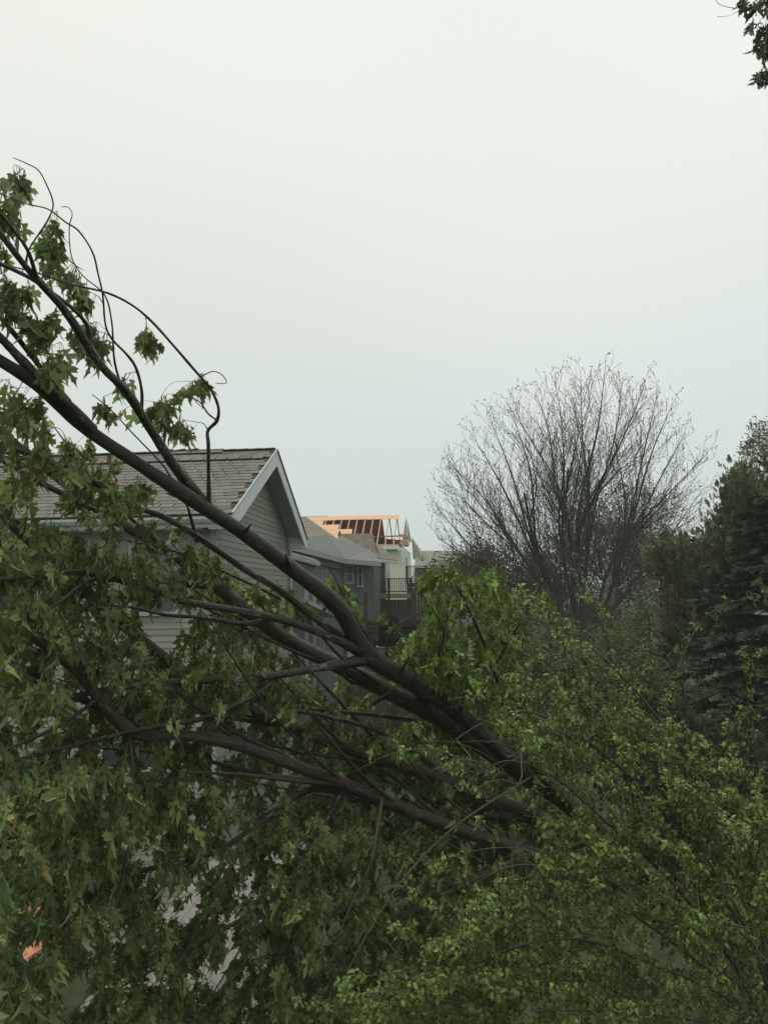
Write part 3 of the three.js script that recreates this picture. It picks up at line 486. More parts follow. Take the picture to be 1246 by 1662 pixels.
// --- the fallen maple: limbs as [x, y, distance, width in pixels]
{
  const B = at(1215, 1600, 14), root = thing('fallen_maple', 'big leafy maple blown over, its limbs slanting from lower right to upper left', 'tree', V(B.x, 0, B.z));
  const R = rng(42), sk = new Skeleton();
  const limbs = [ // from the base outward
    ['limb', 'd', [[1215, 1600, 14, 62], [1100, 1450, 11.8, 54], [1000, 1370, 10.5, 50], [900, 1290, 9.7, 48], [830, 1235, 9, 48], [740, 1155, 8.4, 48], [660, 1103, 8, 52], [598, 1060, 7.7, 56], [550, 985, 7.4, 50], [480, 925, 7, 48], [400, 870, 6.5, 45], [310, 810, 6, 44], [220, 750, 5.6, 38], [130, 682, 5.2, 36], [60, 622, 4.9, 38], [-10, 575, 4.6, 36], [-120, 500, 4.2, 30]]],
    ['limb', 'b', [[1205, 1600, 14.2, 60], [1060, 1420, 12.2, 50], [980, 1345, 11.2, 46], [900, 1290, 10.4, 46], [800, 1225, 9.6, 46], [720, 1170, 9, 50], [640, 1127, 8.6, 50], [560, 1085, 8.3, 50], [460, 1035, 8, 46], [360, 955, 7.6, 40], [290, 905, 7.3, 34], [180, 840, 6.9, 32], [100, 775, 6.5, 24], [0, 700, 6, 16]]],
    ['limb', 'b', [[1200, 1605, 13.8, 56], [1060, 1440, 11.6, 46], [980, 1385, 10.7, 42], [890, 1335, 10, 40], [800, 1300, 9.3, 38], [680, 1252, 8.7, 36], [560, 1212, 8.2, 36], [480, 1182, 7.9, 34], [400, 1150, 7.6, 34], [290, 1085, 7.2, 36], [183, 995, 6.8, 34], [80, 900, 6.3, 24], [0, 836, 5.9, 20]]],
    ['limb', 'b', [[1205, 1610, 13.6, 56], [1080, 1475, 11, 48], [960, 1412, 9.8, 44], [860, 1386, 9, 42], [800, 1366, 8.6, 40], [740, 1345, 8.3, 38], [650, 1310, 7.8, 38], [560, 1272, 7.3, 36], [470, 1240, 6.9, 32], [380, 1210, 6.5, 28], [300, 1196, 6.2, 24], [215, 1190, 5.9, 24], [128, 1082, 5.6, 26], [74, 1047, 5.4, 24], [0, 985, 5.1, 18]]],
    ['limb', 'd', [[1000, 1370, 10.5, 40], [880, 1255, 9, 30], [830, 1180, 9.2, 13], [800, 1085, 8.9, 8], [765, 1000, 8.5, 5], [735, 940, 8.2, 3]]],
    ['limb', 'd', [[860, 1386, 9, 36], [775, 1424, 8.4, 20], [644, 1495, 7.6, 16], [524, 1573, 7, 13], [430, 1650, 6.6, 8]]],
    ['limb', 'd', [[650, 1310, 7.8, 26], [505, 1280, 7.2, 15], [433, 1327, 6.9, 14], [347, 1385, 6.5, 12], [202, 1423, 6, 10], [90, 1500, 5.7, 6]]],
    ['limb', 'd', [[345, 832, 6.2, 34], [286, 760, 5.9, 23], [241, 696, 5.6, 21], [199, 635, 5.3, 20], [167, 596, 5.1, 19], [106, 506, 4.8, 18], [71, 465, 4.6, 17], [42, 433, 4.5, 15], [0, 378, 4.3, 14], [-60, 300, 4.1, 10]]],
    ['limb', 'd', [[150, 698, 5.25, 30], [110, 655, 5.05, 22], [74, 622, 4.9, 21], [32, 580, 4.75, 20], [0, 548, 4.6, 19], [-80, 480, 4.4, 14]]],
    ['branch', 'd', [[112, 652, 5.3, 15], [80, 615, 5.1, 13], [55, 580, 5, 12], [13, 529, 4.8, 11], [-40, 470, 4.6, 8]]],
    ['branch', 'd', [[600, 1070, 7.7, 26], [520, 1085, 7.2, 18], [430, 1097, 6.8, 17], [330, 1105, 6.4, 16], [230, 1111, 6, 15], [150, 1123, 5.7, 13], [80, 1142, 5.4, 12], [0, 1160, 5.1, 10], [-60, 1175, 5, 8]]],
    ['branch', 'd', [[452, 1096, 6.9, 14], [424, 1122, 6.7, 12], [337, 1163, 6.3, 13], [260, 1178, 6, 12], [192, 1192, 5.8, 10], [96, 1216, 5.5, 9], [0, 1240, 5.2, 7]]],
    ['branch', 'd', [[200, 1113, 5.9, 11], [178, 1122, 5.8, 10], [96, 1178, 5.4, 9], [0, 1222, 5.1, 8]]],
    ['branch', 'd', [[598, 1064, 7.7, 30], [540, 1040, 7.3, 18], [470, 1012, 6.9, 16], [400, 994, 6.5, 16], [289, 973, 6, 15], [241, 954, 5.8, 15], [154, 931, 5.5, 16], [119, 928, 5.3, 13], [60, 935, 5.1, 12], [0, 941, 4.9, 11], [-60, 948, 4.7, 8]]],
    ['branch', 'd', [[445, 1003, 6.8, 12], [400, 1012, 6.6, 11], [330, 1003, 6.3, 9], [270, 998, 6.1, 8], [205, 985, 5.9, 6], [150, 985, 5.7, 4]]],
    ['branch', 'd', [[598, 1064, 7.7, 26], [560, 1036, 7.6, 15], [500, 992, 7.3, 16], [450, 955, 7, 16], [400, 925, 6.8, 15], [369, 905, 6.6, 15], [324, 873, 6.4, 14], [289, 851, 6.2, 14], [257, 835, 6, 13], [218, 822, 5.8, 13], [180, 796, 5.6, 12], [128, 767, 5.4, 12], [64, 742, 5.2, 10], [0, 719, 5, 8], [-60, 700, 4.9, 6]]],
    ['branch', 'd', [[586, 1050, 7.8, 14], [540, 1020, 7.7, 8], [464, 976, 7.4, 7], [380, 935, 7.1, 7], [300, 900, 6.8, 6], [200, 875, 6.5, 4]]],
    ['branch', 'd', [[241, 954, 5.9, 9], [151, 940, 5.6, 9], [90, 982, 5.3, 8], [0, 1018, 5, 7]]],
    ['branch', 'd', [[215, 1180, 5.95, 16], [106, 1120, 5.7, 14], [48, 1091, 5.5, 13], [0, 1069, 5.3, 12], [-60, 1040, 5.2, 8]]],
    ['branch', 'd', [[205, 925, 7, 18], [140, 900, 6.7, 17], [87, 877, 6.4, 17], [42, 854, 6.1, 17], [0, 835, 5.9, 16], [-60, 800, 5.7, 12]]],
    ['branch', 'd', [[180, 796, 5.6, 9], [110, 770, 5.4, 10], [40, 745, 5.3, 9], [-30, 722, 5.2, 6]]],
    ['branch', 'd', [[160, 830, 6.6, 13], [80, 790, 6.2, 13], [0, 745, 5.9, 11], [-50, 720, 5.8, 8]]],
    ['branch', 'd', [[340, 828, 6.15, 12], [339, 780, 6.1, 9], [338, 720, 6, 8], [337, 700, 6, 8], [352, 682, 5.95, 8], [355, 662, 5.9, 7], [342, 630, 5.85, 6], [318, 603, 5.75, 6], [280, 560, 5.6, 6], [247, 522, 5.5, 6], [218, 498, 5.4, 5], [177, 475, 5.2, 5], [112, 461, 5, 4], [60, 442, 4.8, 4], [0, 428, 4.6, 3]]],
    ['branch', 'd', [[229, 678, 5.6, 9], [231, 635, 5.55, 7], [221, 596, 5.5, 7], [205, 574, 5.45, 6], [183, 551, 5.4, 5], [173, 529, 5.3, 4.5], [167, 478, 5.2, 4], [160, 445, 5.1, 4], [151, 410, 5, 4], [128, 375, 4.9, 4], [106, 359, 4.8, 4], [80, 341, 4.7, 3], [42, 330, 4.6, 3], [0, 314, 4.5, 3]]],
    ['branch', 'd', [[42, 431, 4.5, 7], [48, 407, 4.5, 4], [77, 359, 4.5, 4], [85, 330, 4.5, 3.5], [77, 301, 4.45, 3], [61, 275, 4.4, 3], [40, 264, 4.4, 2.5], [22, 256, 4.4, 2]]],
    ['branch', 'd', [[60, 450, 4.55, 12], [45, 405, 4.4, 8], [20, 370, 4.3, 7], [0, 345, 4.2, 6]]],
    ['branch', 'd', [[150, 566, 5, 12], [140, 525, 4.95, 9], [60, 458, 4.7, 9], [0, 427, 4.5, 9], [-40, 410, 4.4, 7]]],
    ['branch', 'd', [[203, 642, 5.38, 6], [188, 590, 5.3, 5], [182, 520, 5.2, 4], [170, 478, 5.1, 3], [135, 448, 5, 2.5], [118, 420, 4.95, 2.5], [114, 368, 4.9, 2.5], [117, 346, 4.9, 2], [109, 335, 4.9, 2], [100, 336, 4.9, 1.5]]],
    ['branch', 'd', [[300, 795, 5.95, 6], [281, 779, 5.9, 4], [267, 757, 5.8, 4], [213, 700, 5.5, 3], [180, 665, 5.3, 3], [150, 640, 5.2, 2]]],
    ['branch', 'd', [[355, 684, 5.95, 4], [338, 672, 5.9, 4], [322, 650, 5.85, 3], [285, 640, 5.75, 2]]],
    ['branch', 'd', [[325, 612, 5.8, 3], [345, 602, 5.8, 2.4], [362, 610, 5.8, 2.2], [367, 622, 5.8, 2], [350, 622, 5.8, 1.6]]],
    ['branch', 'd', [[320, 880, 6.4, 10], [310, 840, 6.3, 7], [300, 815, 6.2, 4], [270, 800, 6.1, 3]]],
    ['branch', 't', [[860, 1262, 8.2, 6], [733, 1346, 6.8, 5], [660, 1420, 6.2, 4.5], [620, 1477, 6, 4], [560, 1585, 5.7, 3], [530, 1680, 5.5, 2]]],
    ['branch', 't', [[620, 1298, 7.5, 8], [612, 1350, 7, 6], [602, 1400, 6.7, 5], [560, 1490, 6.3, 4], [540, 1560, 6.1, 3]]],
    ['branch', 't', [[850, 1364, 8.7, 10], [832, 1385, 8.3, 8], [832, 1418, 8, 7], [847, 1500, 7.7, 6], [840, 1560, 7.5, 4]]],
    ['branch', 't', [[210, 1192, 5.9, 7], [216, 1240, 5.7, 5], [214, 1320, 5.5, 5], [205, 1400, 5.3, 5], [190, 1470, 5.2, 4], [150, 1560, 5, 3], [40, 1640, 4.7, 3]]],
    ['branch', 'd', [[560, 1272, 7.4, 16], [462, 1452, 6.8, 10], [366, 1505, 6.4, 9], [289, 1553, 6.1, 8], [200, 1600, 5.9, 5]]],
    ['branch', 'd', [[740, 1150, 8.4, 14], [712, 1115, 8.2, 8], [706, 1075, 8, 6], [720, 1030, 7.8, 5], [700, 985, 7.6, 3]]],
    ['branch', 'd', [[640, 1092, 7.9, 9], [627, 1060, 7.8, 5], [640, 1020, 7.7, 4], [690, 990, 7.6, 3]]],
    ['branch', 'd', [[560, 1000, 7.6, 9], [560, 970, 7.8, 5], [548, 945, 7.9, 4], [535, 935, 8, 3]]],
    ['branch', 'd', [[680, 1170, 8.9, 10], [600, 1160, 8.3, 9], [520, 1152, 7.9, 8], [420, 1138, 7.5, 7], [330, 1130, 7.1, 5]]],
    ['branch', 'd', [[700, 1240, 8.6, 12], [620, 1190, 8, 10], [540, 1165, 7.6, 9], [460, 1150, 7.2, 6]]],
    ['branch', 't', [[800, 1085, 8.9, 6], [850, 1000, 8.5, 4], [880, 945, 8.2, 3], [890, 930, 8.1, 2]]],
    ['branch', 't', [[1080, 1475, 11, 20], [1100, 1420, 9.6, 12], [1150, 1430, 8.6, 8], [1220, 1440, 8, 6]]],
  ];
  for (const [, , pts] of limbs.slice(9)) { const pl = pts.filter(([x, y, , w]) => x < 640 && y < 1260 && w > 5).map(([x, y, d]) => [x, y, d]); if (pl.length > 2 && pl[0][1] > 700) CLEAR.push([pl, 15, 0.8]); }
  for (const [name, bk, pts] of limbs) {
    const p = pts.map(([x, y, d]) => at(x, y, d)), r = pts.map(([, , d, w]) => w * (w > 30 ? 0.55 : w > 12 ? 0.74 : 0.72) / 2 / F * d);
    // gentle crookedness
    for (let i = 1; i < p.length - 1; i++) { const j = r[i] > 0.03 ? 0.03 : 0.006; p[i].add(V((R() - 0.5) * j, (R() - 0.5) * j, (R() - 0.5) * j * 3)); }
    const thick = r[1] > 0.045;
    const lp = p.map(v => loc(root, v)), rr = r.map(v => v);
    part(name, tube(lp, rr, thick ? 16 : 8, thick ? 6 : 5, R, thick ? 0.07 : 0.1), bk === 'b' ? M.barkBrown : bk === 't' ? M.twig : M.barkDark, root);
    sk.addCurve(new THREE.CatmullRomCurve3(p, false, 'centripetal'), r, 0.12);
  }
  for (let i = 0; i < 36; i++) {
    const [, , pts] = limbs[1 + (i % 3)], k = 3 + Math.floor(R() * (pts.length - 6)), [x, y, d, w] = pts[k], up = R() * 0.95 - 0.38, L = 170 + R() * 280, sx = -Math.cos(up + 0.45) * L, sy = -Math.sin(up + 0.45) * L * (0.75 + 0.3 * R()), dd = (R() - 0.5) * 1.4 - L * 0.003;
    const p = [[0, 0], [0.25, 0.2], [0.6, 0.56], [1, 1 + R() * 0.15]].map(([a, b], j) => at(x + sx * a, y + sy * b + (j === 2 ? (R() - 0.5) * 24 : 0), Math.max(4, d + dd * a))), r0 = (0.011 + R() * 0.012), rr = [r0 * 1.25, r0, r0 * 0.7, 0.004];
    part('branch', tube(p.map(v => loc(root, v)), rr, 7, 6, R, 0.1), i % 2 ? M.barkDark : M.twig, root); sk.addCurve(new THREE.CatmullRomCurve3(p, false, 'centripetal'), rr, 0.12);
  }
  // knots and short broken stubs on the big limbs
  for (const [x, y, d, dx, dy] of [[572, 1108, 8.1, -18, -16], [668, 1112, 8.0, 8, -22], [745, 1160, 8.3, 6, -26], [640, 1100, 7.9, 24, -34], [605, 1142, 8.3, 40, -30], [395, 865, 6.4, 12, -14], [470, 918, 6.9, -6, -18]]) {
    const a = at(x, y, d), b = at(x + dx * 0.6, y + dy * 0.5, d - 0.12), c = at(x + dx, y + dy, d - 0.2);
    part('stub', tube([a, b, c].map(v => loc(root, v)), [0.028, 0.014, 0.006], 8, 3, R, 0.2), M.barkDark, root);
  }
  // roots and root plate at the base (behind the shrub)
  for (let i = 0; i < 9; i++) { const an = i * 0.7; part('root', tube([V(0, 0.5, 0), V(Math.cos(an) * 0.6, 0.35 + 0.2 * Math.sin(an), Math.sin(an) * 0.6), V(Math.cos(an) * 1.2, -0.15, Math.sin(an) * 1.2)], [0.22, 0.12, 0.04], 8, 3, R, 0.2), M.barkDark, root); }
  // leaf clusters: [x, y] targets, distance follows the limbs
  const base = (x) => x < 600 ? 4.55 + Math.max(-0.4, x / 600 * 3.1) : 7.65 + (x - 600) / 500 * 3;
  const T = [];
  const HOLES = [[35, 1450, 22], [55, 1525, 26], [66, 1580, 18], [30, 1615, 18], [235, 1362, 28], [128, 1598, 34], [158, 1552, 26], [285, 1440, 30], [362, 1400, 20], [355, 1570, 24], [262, 1022, 24], [634, 1012, 26], [612, 972, 30], [660, 962, 26]];
  const put = (x, y, d, n, s = 1, tone = 0) => HOLES.some(([hx, hy, hr]) => Math.hypot(x - hx, y + 4 - hy) < hr) && R() < 0.9 ? 0 : T.push({ p: at(x, y, behindLimbs(x, y, d, R)), n, s, tone });
  for (const [x, y, n] of [[38, 282, 6], [28, 288, 4], [8, 330, 5], [18, 348, 5], [36, 352, 2], [95, 352, 4], [82, 380, 6], [92, 395, 6], [100, 385, 4], [125, 440, 7], [132, 455, 6], [118, 432, 4], [142, 478, 6], [95, 425, 2], [10, 452, 6], [22, 468, 7], [8, 485, 7], [45, 470, 4], [40, 500, 5], [65, 520, 6], [55, 515, 5], [60, 545, 3], [90, 505, 3], [150, 530, 8], [142, 545, 8], [165, 548, 6], [128, 530, 5], [158, 565, 6], [240, 540, 9], [246, 546, 6], [325, 612, 8], [315, 622, 6], [300, 632, 4], [268, 650, 8], [258, 660, 7], [272, 672, 5], [300, 690, 5], [308, 698, 5], [290, 682, 3], [200, 615, 4], [170, 650, 5], [198, 672, 2], [95, 578, 4], [100, 560, 3], [80, 585, 5], [68, 590, 4], [5, 400, 4]])
    for (let k = 0; k < n; k += 4) put(x + (R() - 0.5) * 10, y + (R() - 0.5) * 8 - 6, base(x) + (R() - 0.5) * 0.25, Math.min(4, n - k), 1);
  const fill = (pg, n, lo, hi, leaves, s = 1, tone = 0) => { for (let i = 0; i < n; i++) { const [x, y] = poly(pg, R); put(x, y, Math.max(3.4, base(x) + lo + R() * (hi - lo)), leaves, s, tone); } };
  fill([[-30, 590], [60, 620], [140, 660], [180, 700], [230, 760], [250, 800], [200, 800], [-30, 740]], 42, -0.3, 0.7, 4);
  fill([[-30, 740], [180, 770], [300, 830], [330, 900], [200, 900], [-30, 880]], 58, -0.2, 1.0, 4);
  fill([[-30, 860], [330, 880], [440, 960], [470, 1010], [330, 960], [150, 960], [-30, 1000]], 84, -0.3, 1.0, 4);
  fill([[-30, 960], [180, 960], [200, 1100], [-30, 1130]], 100, -0.3, 1.2, 4);
  fill([[190, 1010], [440, 1000], [520, 1080], [480, 1150], [200, 1110]], 100, -0.4, 1.0, 4);
  fill([[-30, 1110], [460, 1110], [460, 1300], [-30, 1300]], 200, -0.4, 1.6, 5);
  fill([[-30, 1290], [480, 1290], [480, 1690], [-30, 1690]], 440, -0.5, 1.7, 5);
  fill([[-30, 1200], [300, 1220], [200, 1500], [-30, 1690]], 120, -0.9, 1.2, 5);
  fill([[440, 1170], [640, 1190], [720, 1250], [800, 1300], [560, 1230]], 60, -0.9, 0.6, 5);
  fill([[460, 1260], [640, 1320], [820, 1400], [840, 1690], [450, 1690]], 480, -1.2, 1.3, 5);
  fill([[690, 925], [720, 905], [770, 930], [800, 905], [830, 930], [850, 985], [850, 1060], [880, 1150], [780, 1150], [700, 1100], [660, 1040], [700, 990]], 230, -0.6, 0.7, 4, 1.0, 1);
  fill([[420, 1090], [560, 1110], [700, 1190], [640, 1230], [440, 1170]], 55, 0.3, 1.6, 4);
  fill([[540, 1060], [600, 1080], [720, 1160], [860, 1240], [800, 1290], [560, 1120]], 60, 0.9, 2.2, 4, 1, 1);
  fill([[620, 1040], [700, 1000], [780, 1150], [720, 1150]], 60, 0.2, 1.2, 4, 1, 1);
  fill([[330, 870], [430, 950], [470, 1000], [420, 1040], [330, 960]], 36, 0.1, 1.0, 4);
  fill([[-30, 850], [330, 880], [430, 960], [440, 1100], [180, 1100], [-30, 1000]], 150, -0.2, 1.2, 4);
  fill([[150, 1080], [470, 1110], [470, 1260], [180, 1230]], 60, 0.2, 1.4, 4);
  fill([[600, 985], [700, 985], [700, 1090], [640, 1060]], 14, -0.2, 0.4, 3, 0.9, 1);
  fill([[515, 945], [560, 930], [575, 975], [590, 1010], [560, 990]], 22, 0.2, 0.8, 4, 0.9, 1);
  fill([[440, 935], [470, 945], [520, 990], [470, 980]], 12, 0.1, 0.7, 4, 0.9, 1);
  fill([[870, 940], [900, 925], [900, 975], [870, 975]], 6, -0.6, 0, 3, 1, 1);
  fill([[640, 1140], [860, 1130], [900, 1230], [780, 1230]], 60, -1.3, -0.3, 4, 1, 1);
  fill([[660, 1290], [860, 1200], [960, 1330], [900, 1420], [760, 1400]], 70, -1.4, -0.2, 4);
  fill([[560, 1220], [760, 1280], [960, 1360], [1000, 1480], [820, 1480], [600, 1340]], 190, -0.1, 1.8, 5);
  fill([[600, 1180], [860, 1200], [1000, 1300], [1000, 1400], [760, 1320]], 170, 0.4, 2.4, 5);
  fill([[480, 1200], [700, 1240], [700, 1330], [480, 1330]], 70, 0, 1.6, 5);
  fill([[-30, 1330], [480, 1330], [480, 1690], [-30, 1690]], 200, 0.8, 2.6, 5);
  fill([[880, 1420], [1260, 1400], [1260, 1700], [850, 1700]], 240, -2.6, 0.2, 6);
  fill([[560, 1300], [840, 1400], [840, 1670], [560, 1670]], 90, 0.5, 2.2, 6);
  fill([[270, 1340], [480, 1300], [480, 1680], [280, 1680]], 90, 0.3, 2, 5);
  fill([[1120, 1400], [1246, 1380], [1280, 1560], [1150, 1530]], 60, -2.8, -1.8, 5, 1, 1);
  const leaves = [], twigs = [], keys = [];
  T.forEach((t) => { const [n, d] = sk.nearest(t.p); t.d = d; });
  T.sort((a, b) => a.d - b.d);
  const hang = (dir) => V(dir.x * 0.55 + (R() - 0.5) * 0.8 - 0.12, -0.85 - R() * 0.6, dir.z * 0.55 + (R() - 0.5) * 0.8);
  for (const t of T) {
    const [n, d] = sk.nearest(t.p), a = n.p, b = t.p, L = Math.max(0.05, d);
    const mid = a.clone().lerp(b, 0.5).add(V((R() - 0.5) * 0.2 * L, (0.05 + R() * 0.15) * L, (R() - 0.5) * 0.2 * L)), q = a.clone().lerp(mid, 0.5).addScaledVector(n.t, 0.12 * L);
    const r0 = Math.min(n.r * 0.7, 0.0035 + 0.004 * L), cv = new THREE.CatmullRomCurve3([a, q, mid, b], false, 'centripetal');
    twigs.push(tube([a, q, mid, b].map(v => loc(root, v)), [r0, r0 * 0.8, r0 * 0.6, 0.0022], 4, 2));
    sk.addCurve(cv, [r0, r0 * 0.8, 0.0025], 0.25);
    const brown = R();
    for (let k = 0; k < t.n * 1.7; k++) {
      const f = k < 3 ? 1 : 0.55 + 0.45 * R(), p = cv.getPoint(f), tg = cv.getTangent(f), s = (0.088 + R() * 0.075) * t.s;
      let c; const u = R();
      if (u < 0.035) c = lin(0.19, 0.17, 0.05); else { const v = 0.5 + R() * R() * 1.5 + (R() < 0.12 ? 0.5 : 0), y = R() * 0.05; c = t.tone ? lin((0.2 + y) * v, 0.32 * v, 0.08 * v) : lin((0.19 + y) * v, 0.275 * v, 0.098 * v); if (R() < 0.2) c.lerp(lin(0.23, 0.3, 0.16), 0.7); }
      leaves.push({ m: leafMatrix(p, hang(tg), s, R, true), c, s, p, g: Math.floor(R() * LEAVES.length) });
    }
    if (R() < 0.1 && t.tone === 0) for (let k = 0; k < 5; k++) keys.push({ m: leafMatrix(cv.getPoint(0.9 + R() * 0.1), hang(V(0, 0, 0)), 0.05 + R() * 0.02, R), c: lin(0.26, 0.21, 0.07).multiplyScalar(0.7 + R() * 0.6) });
  }
  part('twigs', merge(twigs), M.twig, root, 'stuff');
  // the 300 leaves that show largest are pieces of their own, the rest one mass
  const pc = new THREE.Vector3(), inv = root.matrixWorld.clone().invert();
  for (const l of leaves) { pc.copy(l.p).project(camera); const inb = Math.abs(pc.x) < 1 && Math.abs(pc.y) < 1; l.big = inb ? l.s / l.p.distanceTo(camera.position) * (pc.y > -0.1 ? 1.5 : 1) : 0; l.m.premultiply(inv); }
  leaves.sort((a, b) => b.big - a.big);
  const pal = new Map();
  leaves.slice(0, 300).forEach((l) => { const k = l.c.getHexString().replace(/./g, (ch, i) => i % 2 ? '8' : ch); let m = pal.get(k); if (!m) pal.set(k, m = new THREE.MeshPhysicalMaterial({ color: l.c, roughness: 0.5, transmission: 0.48, thickness: 0, side: THREE.DoubleSide, ior: 1.4, specularIntensity: 0.45 })); const o = part('leaf', LEAVES[l.g], m, root); l.m.decompose(o.position, o.quaternion, o.scale); });
  const lm = leafMat(1, 1, 1);
  for (let g = 0; g < LEAVES.length; g++) instanced(g ? `leaves_${String(g).padStart(3, '0')}` : 'leaves', LEAVES[g], lm, leaves.slice(300).filter(l => l.g === g), root);
  const key = new THREE.ShapeGeometry(new THREE.Shape([[0, 0], [0.12, 0.3], [0.24, 0.75], [0.12, 1.05], [-0.1, 0.9], [-0.12, 0.35]].map(([x, y]) => new THREE.Vector2(x, y))));
  keys.forEach(k => k.m.premultiply(inv));
  if (keys.length) instanced('seed_keys', key, lm, keys, root);
  console.log('maple leaves', leaves.length, 'twigs', twigs.length, 'palette', pal.size);
}

// --- small-leaved shrub in front, lower right
{
  const G = V(3.4, 0, -6.8), root = thing('small_leaved_shrub', 'tall wispy shrub of tiny light green leaves and arching canes, lower right', 'shrub', G.clone());
  const R = rng(99), sk = new Skeleton();
  const hub = [1290, 1800, 6.6];
  const canes = [
    [hub, [1246, 1560, 6.4], [1215, 1420, 6.3], [1180, 1320, 6.2], [1120, 1235, 6.1], [1053, 1151, 6.1], [1000, 1092, 6.0], [941, 1039, 6.0], [868, 1005, 6.0], [800, 990, 6.0]],
    [hub, [1225, 1560, 6.3], [1150, 1420, 6.1], [1040, 1280, 6.0], [942, 1195, 5.9], [883, 1165, 5.9], [835, 1158, 5.8], [776, 1180, 5.8], [740, 1200, 5.7]],
    [hub, [1270, 1560, 6.4], [1240, 1420, 6.2], [1215, 1330, 6.1], [1225, 1240, 6.0], [1213, 1150, 6.0], [1218, 1108, 6.0], [1238, 1055, 6.0]],
    [hub, [1250, 1560, 6.7], [1200, 1400, 6.7], [1130, 1260, 6.7], [1116, 1190, 6.7], [1110, 1130, 6.7], [1100, 1085, 6.7], [1128, 1030, 6.7], [1170, 985, 6.7], [1240, 966, 6.7]],
    [hub, [1240, 1560, 6.9], [1180, 1400, 7.0], [1100, 1240, 7.1], [1062, 1130, 7.1], [1055, 1050, 7.1], [1048, 995, 7.1], [1020, 962, 7.1]],
    [hub, [1230, 1560, 7.0], [1140, 1380, 7.2], [1060, 1230, 7.3], [1000, 1100, 7.4], [975, 1010, 7.4], [945, 940, 7.4], [932, 902, 7.4]],
    [hub, [1200, 1580, 6.2], [1080, 1430, 6.0], [980, 1330, 5.9], [900, 1260, 5.9], [820, 1230, 5.9], [730, 1290, 5.8]],
    [hub, [1180, 1600, 6.0], [1020, 1480, 5.8], [920, 1420, 5.7], [830, 1400, 5.7], [760, 1440, 5.7]],
    [hub, [1200, 1640, 6.0], [1060, 1570, 5.7], [940, 1530, 5.6], [820, 1540, 5.6], [700, 1610, 5.5]],
    [hub, [1260, 1600, 6.1], [1190, 1480, 5.9], [1100, 1400, 5.8], [1010, 1350, 5.8], [960, 1330, 5.7]],
    [hub, [1290, 1560, 6.4], [1270, 1400, 6.3], [1246, 1260, 6.2], [1240, 1180, 6.2]],
    [hub, [1250, 1500, 6.5], [1190, 1340, 6.5], [1150, 1240, 6.5], [1140, 1160, 6.5]],
    [hub, [1190, 1560, 7.0], [1050, 1360, 7.2], [950, 1240, 7.3], [880, 1150, 7.3], [850, 1080, 7.3]],
    [hub, [1250, 1700, 5.8], [1120, 1660, 5.5], [980, 1640, 5.3], [860, 1640, 5.2]],
  ];
  const trunkTop = at(...hub);
  part('trunk', tube([V(0, -0.1, 0), loc(root, trunkTop).multiplyScalar(0.5).add(V(0.1, 0, 0)), loc(root, trunkTop)], [0.11, 0.08, 0.06], 10, 4, R, 0.1), M.barkDark, root);
  for (const c of canes) {
    const p = c.map(q => at(...q)), n = p.length, r = p.map((_, i) => 0.013 * (1 - i / n) + 0.002);
    for (let i = 1; i < n - 1; i++) p[i].add(V((R() - 0.5) * 0.04, (R() - 0.5) * 0.04, (R() - 0.5) * 0.1));
    part('cane', tube(p.map(v => loc(root, v)), r, 7, 5, R, 0.1), M.twig, root);
    sk.addCurve(new THREE.CatmullRomCurve3(p, false, 'centripetal'), r, 0.1);
  }
  const T = [], put = (x, y, d, n) => { const e = behindLimbs(x, y, d, R); if (e === d || R() < 0.3) T.push({ p: at(x, y, e), n }); };
  const fill = (pg, n, lo, hi, k = 15) => { for (let i = 0; i < n; i++) { const [x, y] = poly(pg, R); put(x, y, lo + R() * (hi - lo), k); } };
  fill([[870, 1030], [960, 1060], [1060, 1060], [1110, 1160], [1110, 1240], [900, 1180], [820, 1120]], 42, 5.8, 7.3);
  fill([[700, 1190], [860, 1150], [1110, 1190], [1150, 1330], [980, 1360], [820, 1270], [700, 1260]], 120, 5.5, 7.0);
  fill([[860, 1330], [1160, 1300], [1230, 1420], [1270, 1690], [900, 1690], [820, 1480]], 260, 5.2, 6.6);
  fill([[640, 1560], [860, 1460], [900, 1690], [600, 1690]], 100, 5.2, 6.2);
  fill([[1140, 1280], [1246, 1300], [1270, 1480], [1180, 1420]], 40, 5.6, 6.6, 14);
  fill([[850, 1230], [900, 1240], [1080, 1400], [1060, 1470], [930, 1400], [880, 1330]], 60, 5.6, 6.6);
  fill([[855, 1225], [960, 1290], [1020, 1350], [1000, 1400], [930, 1370]], 40, 5.5, 6.4);
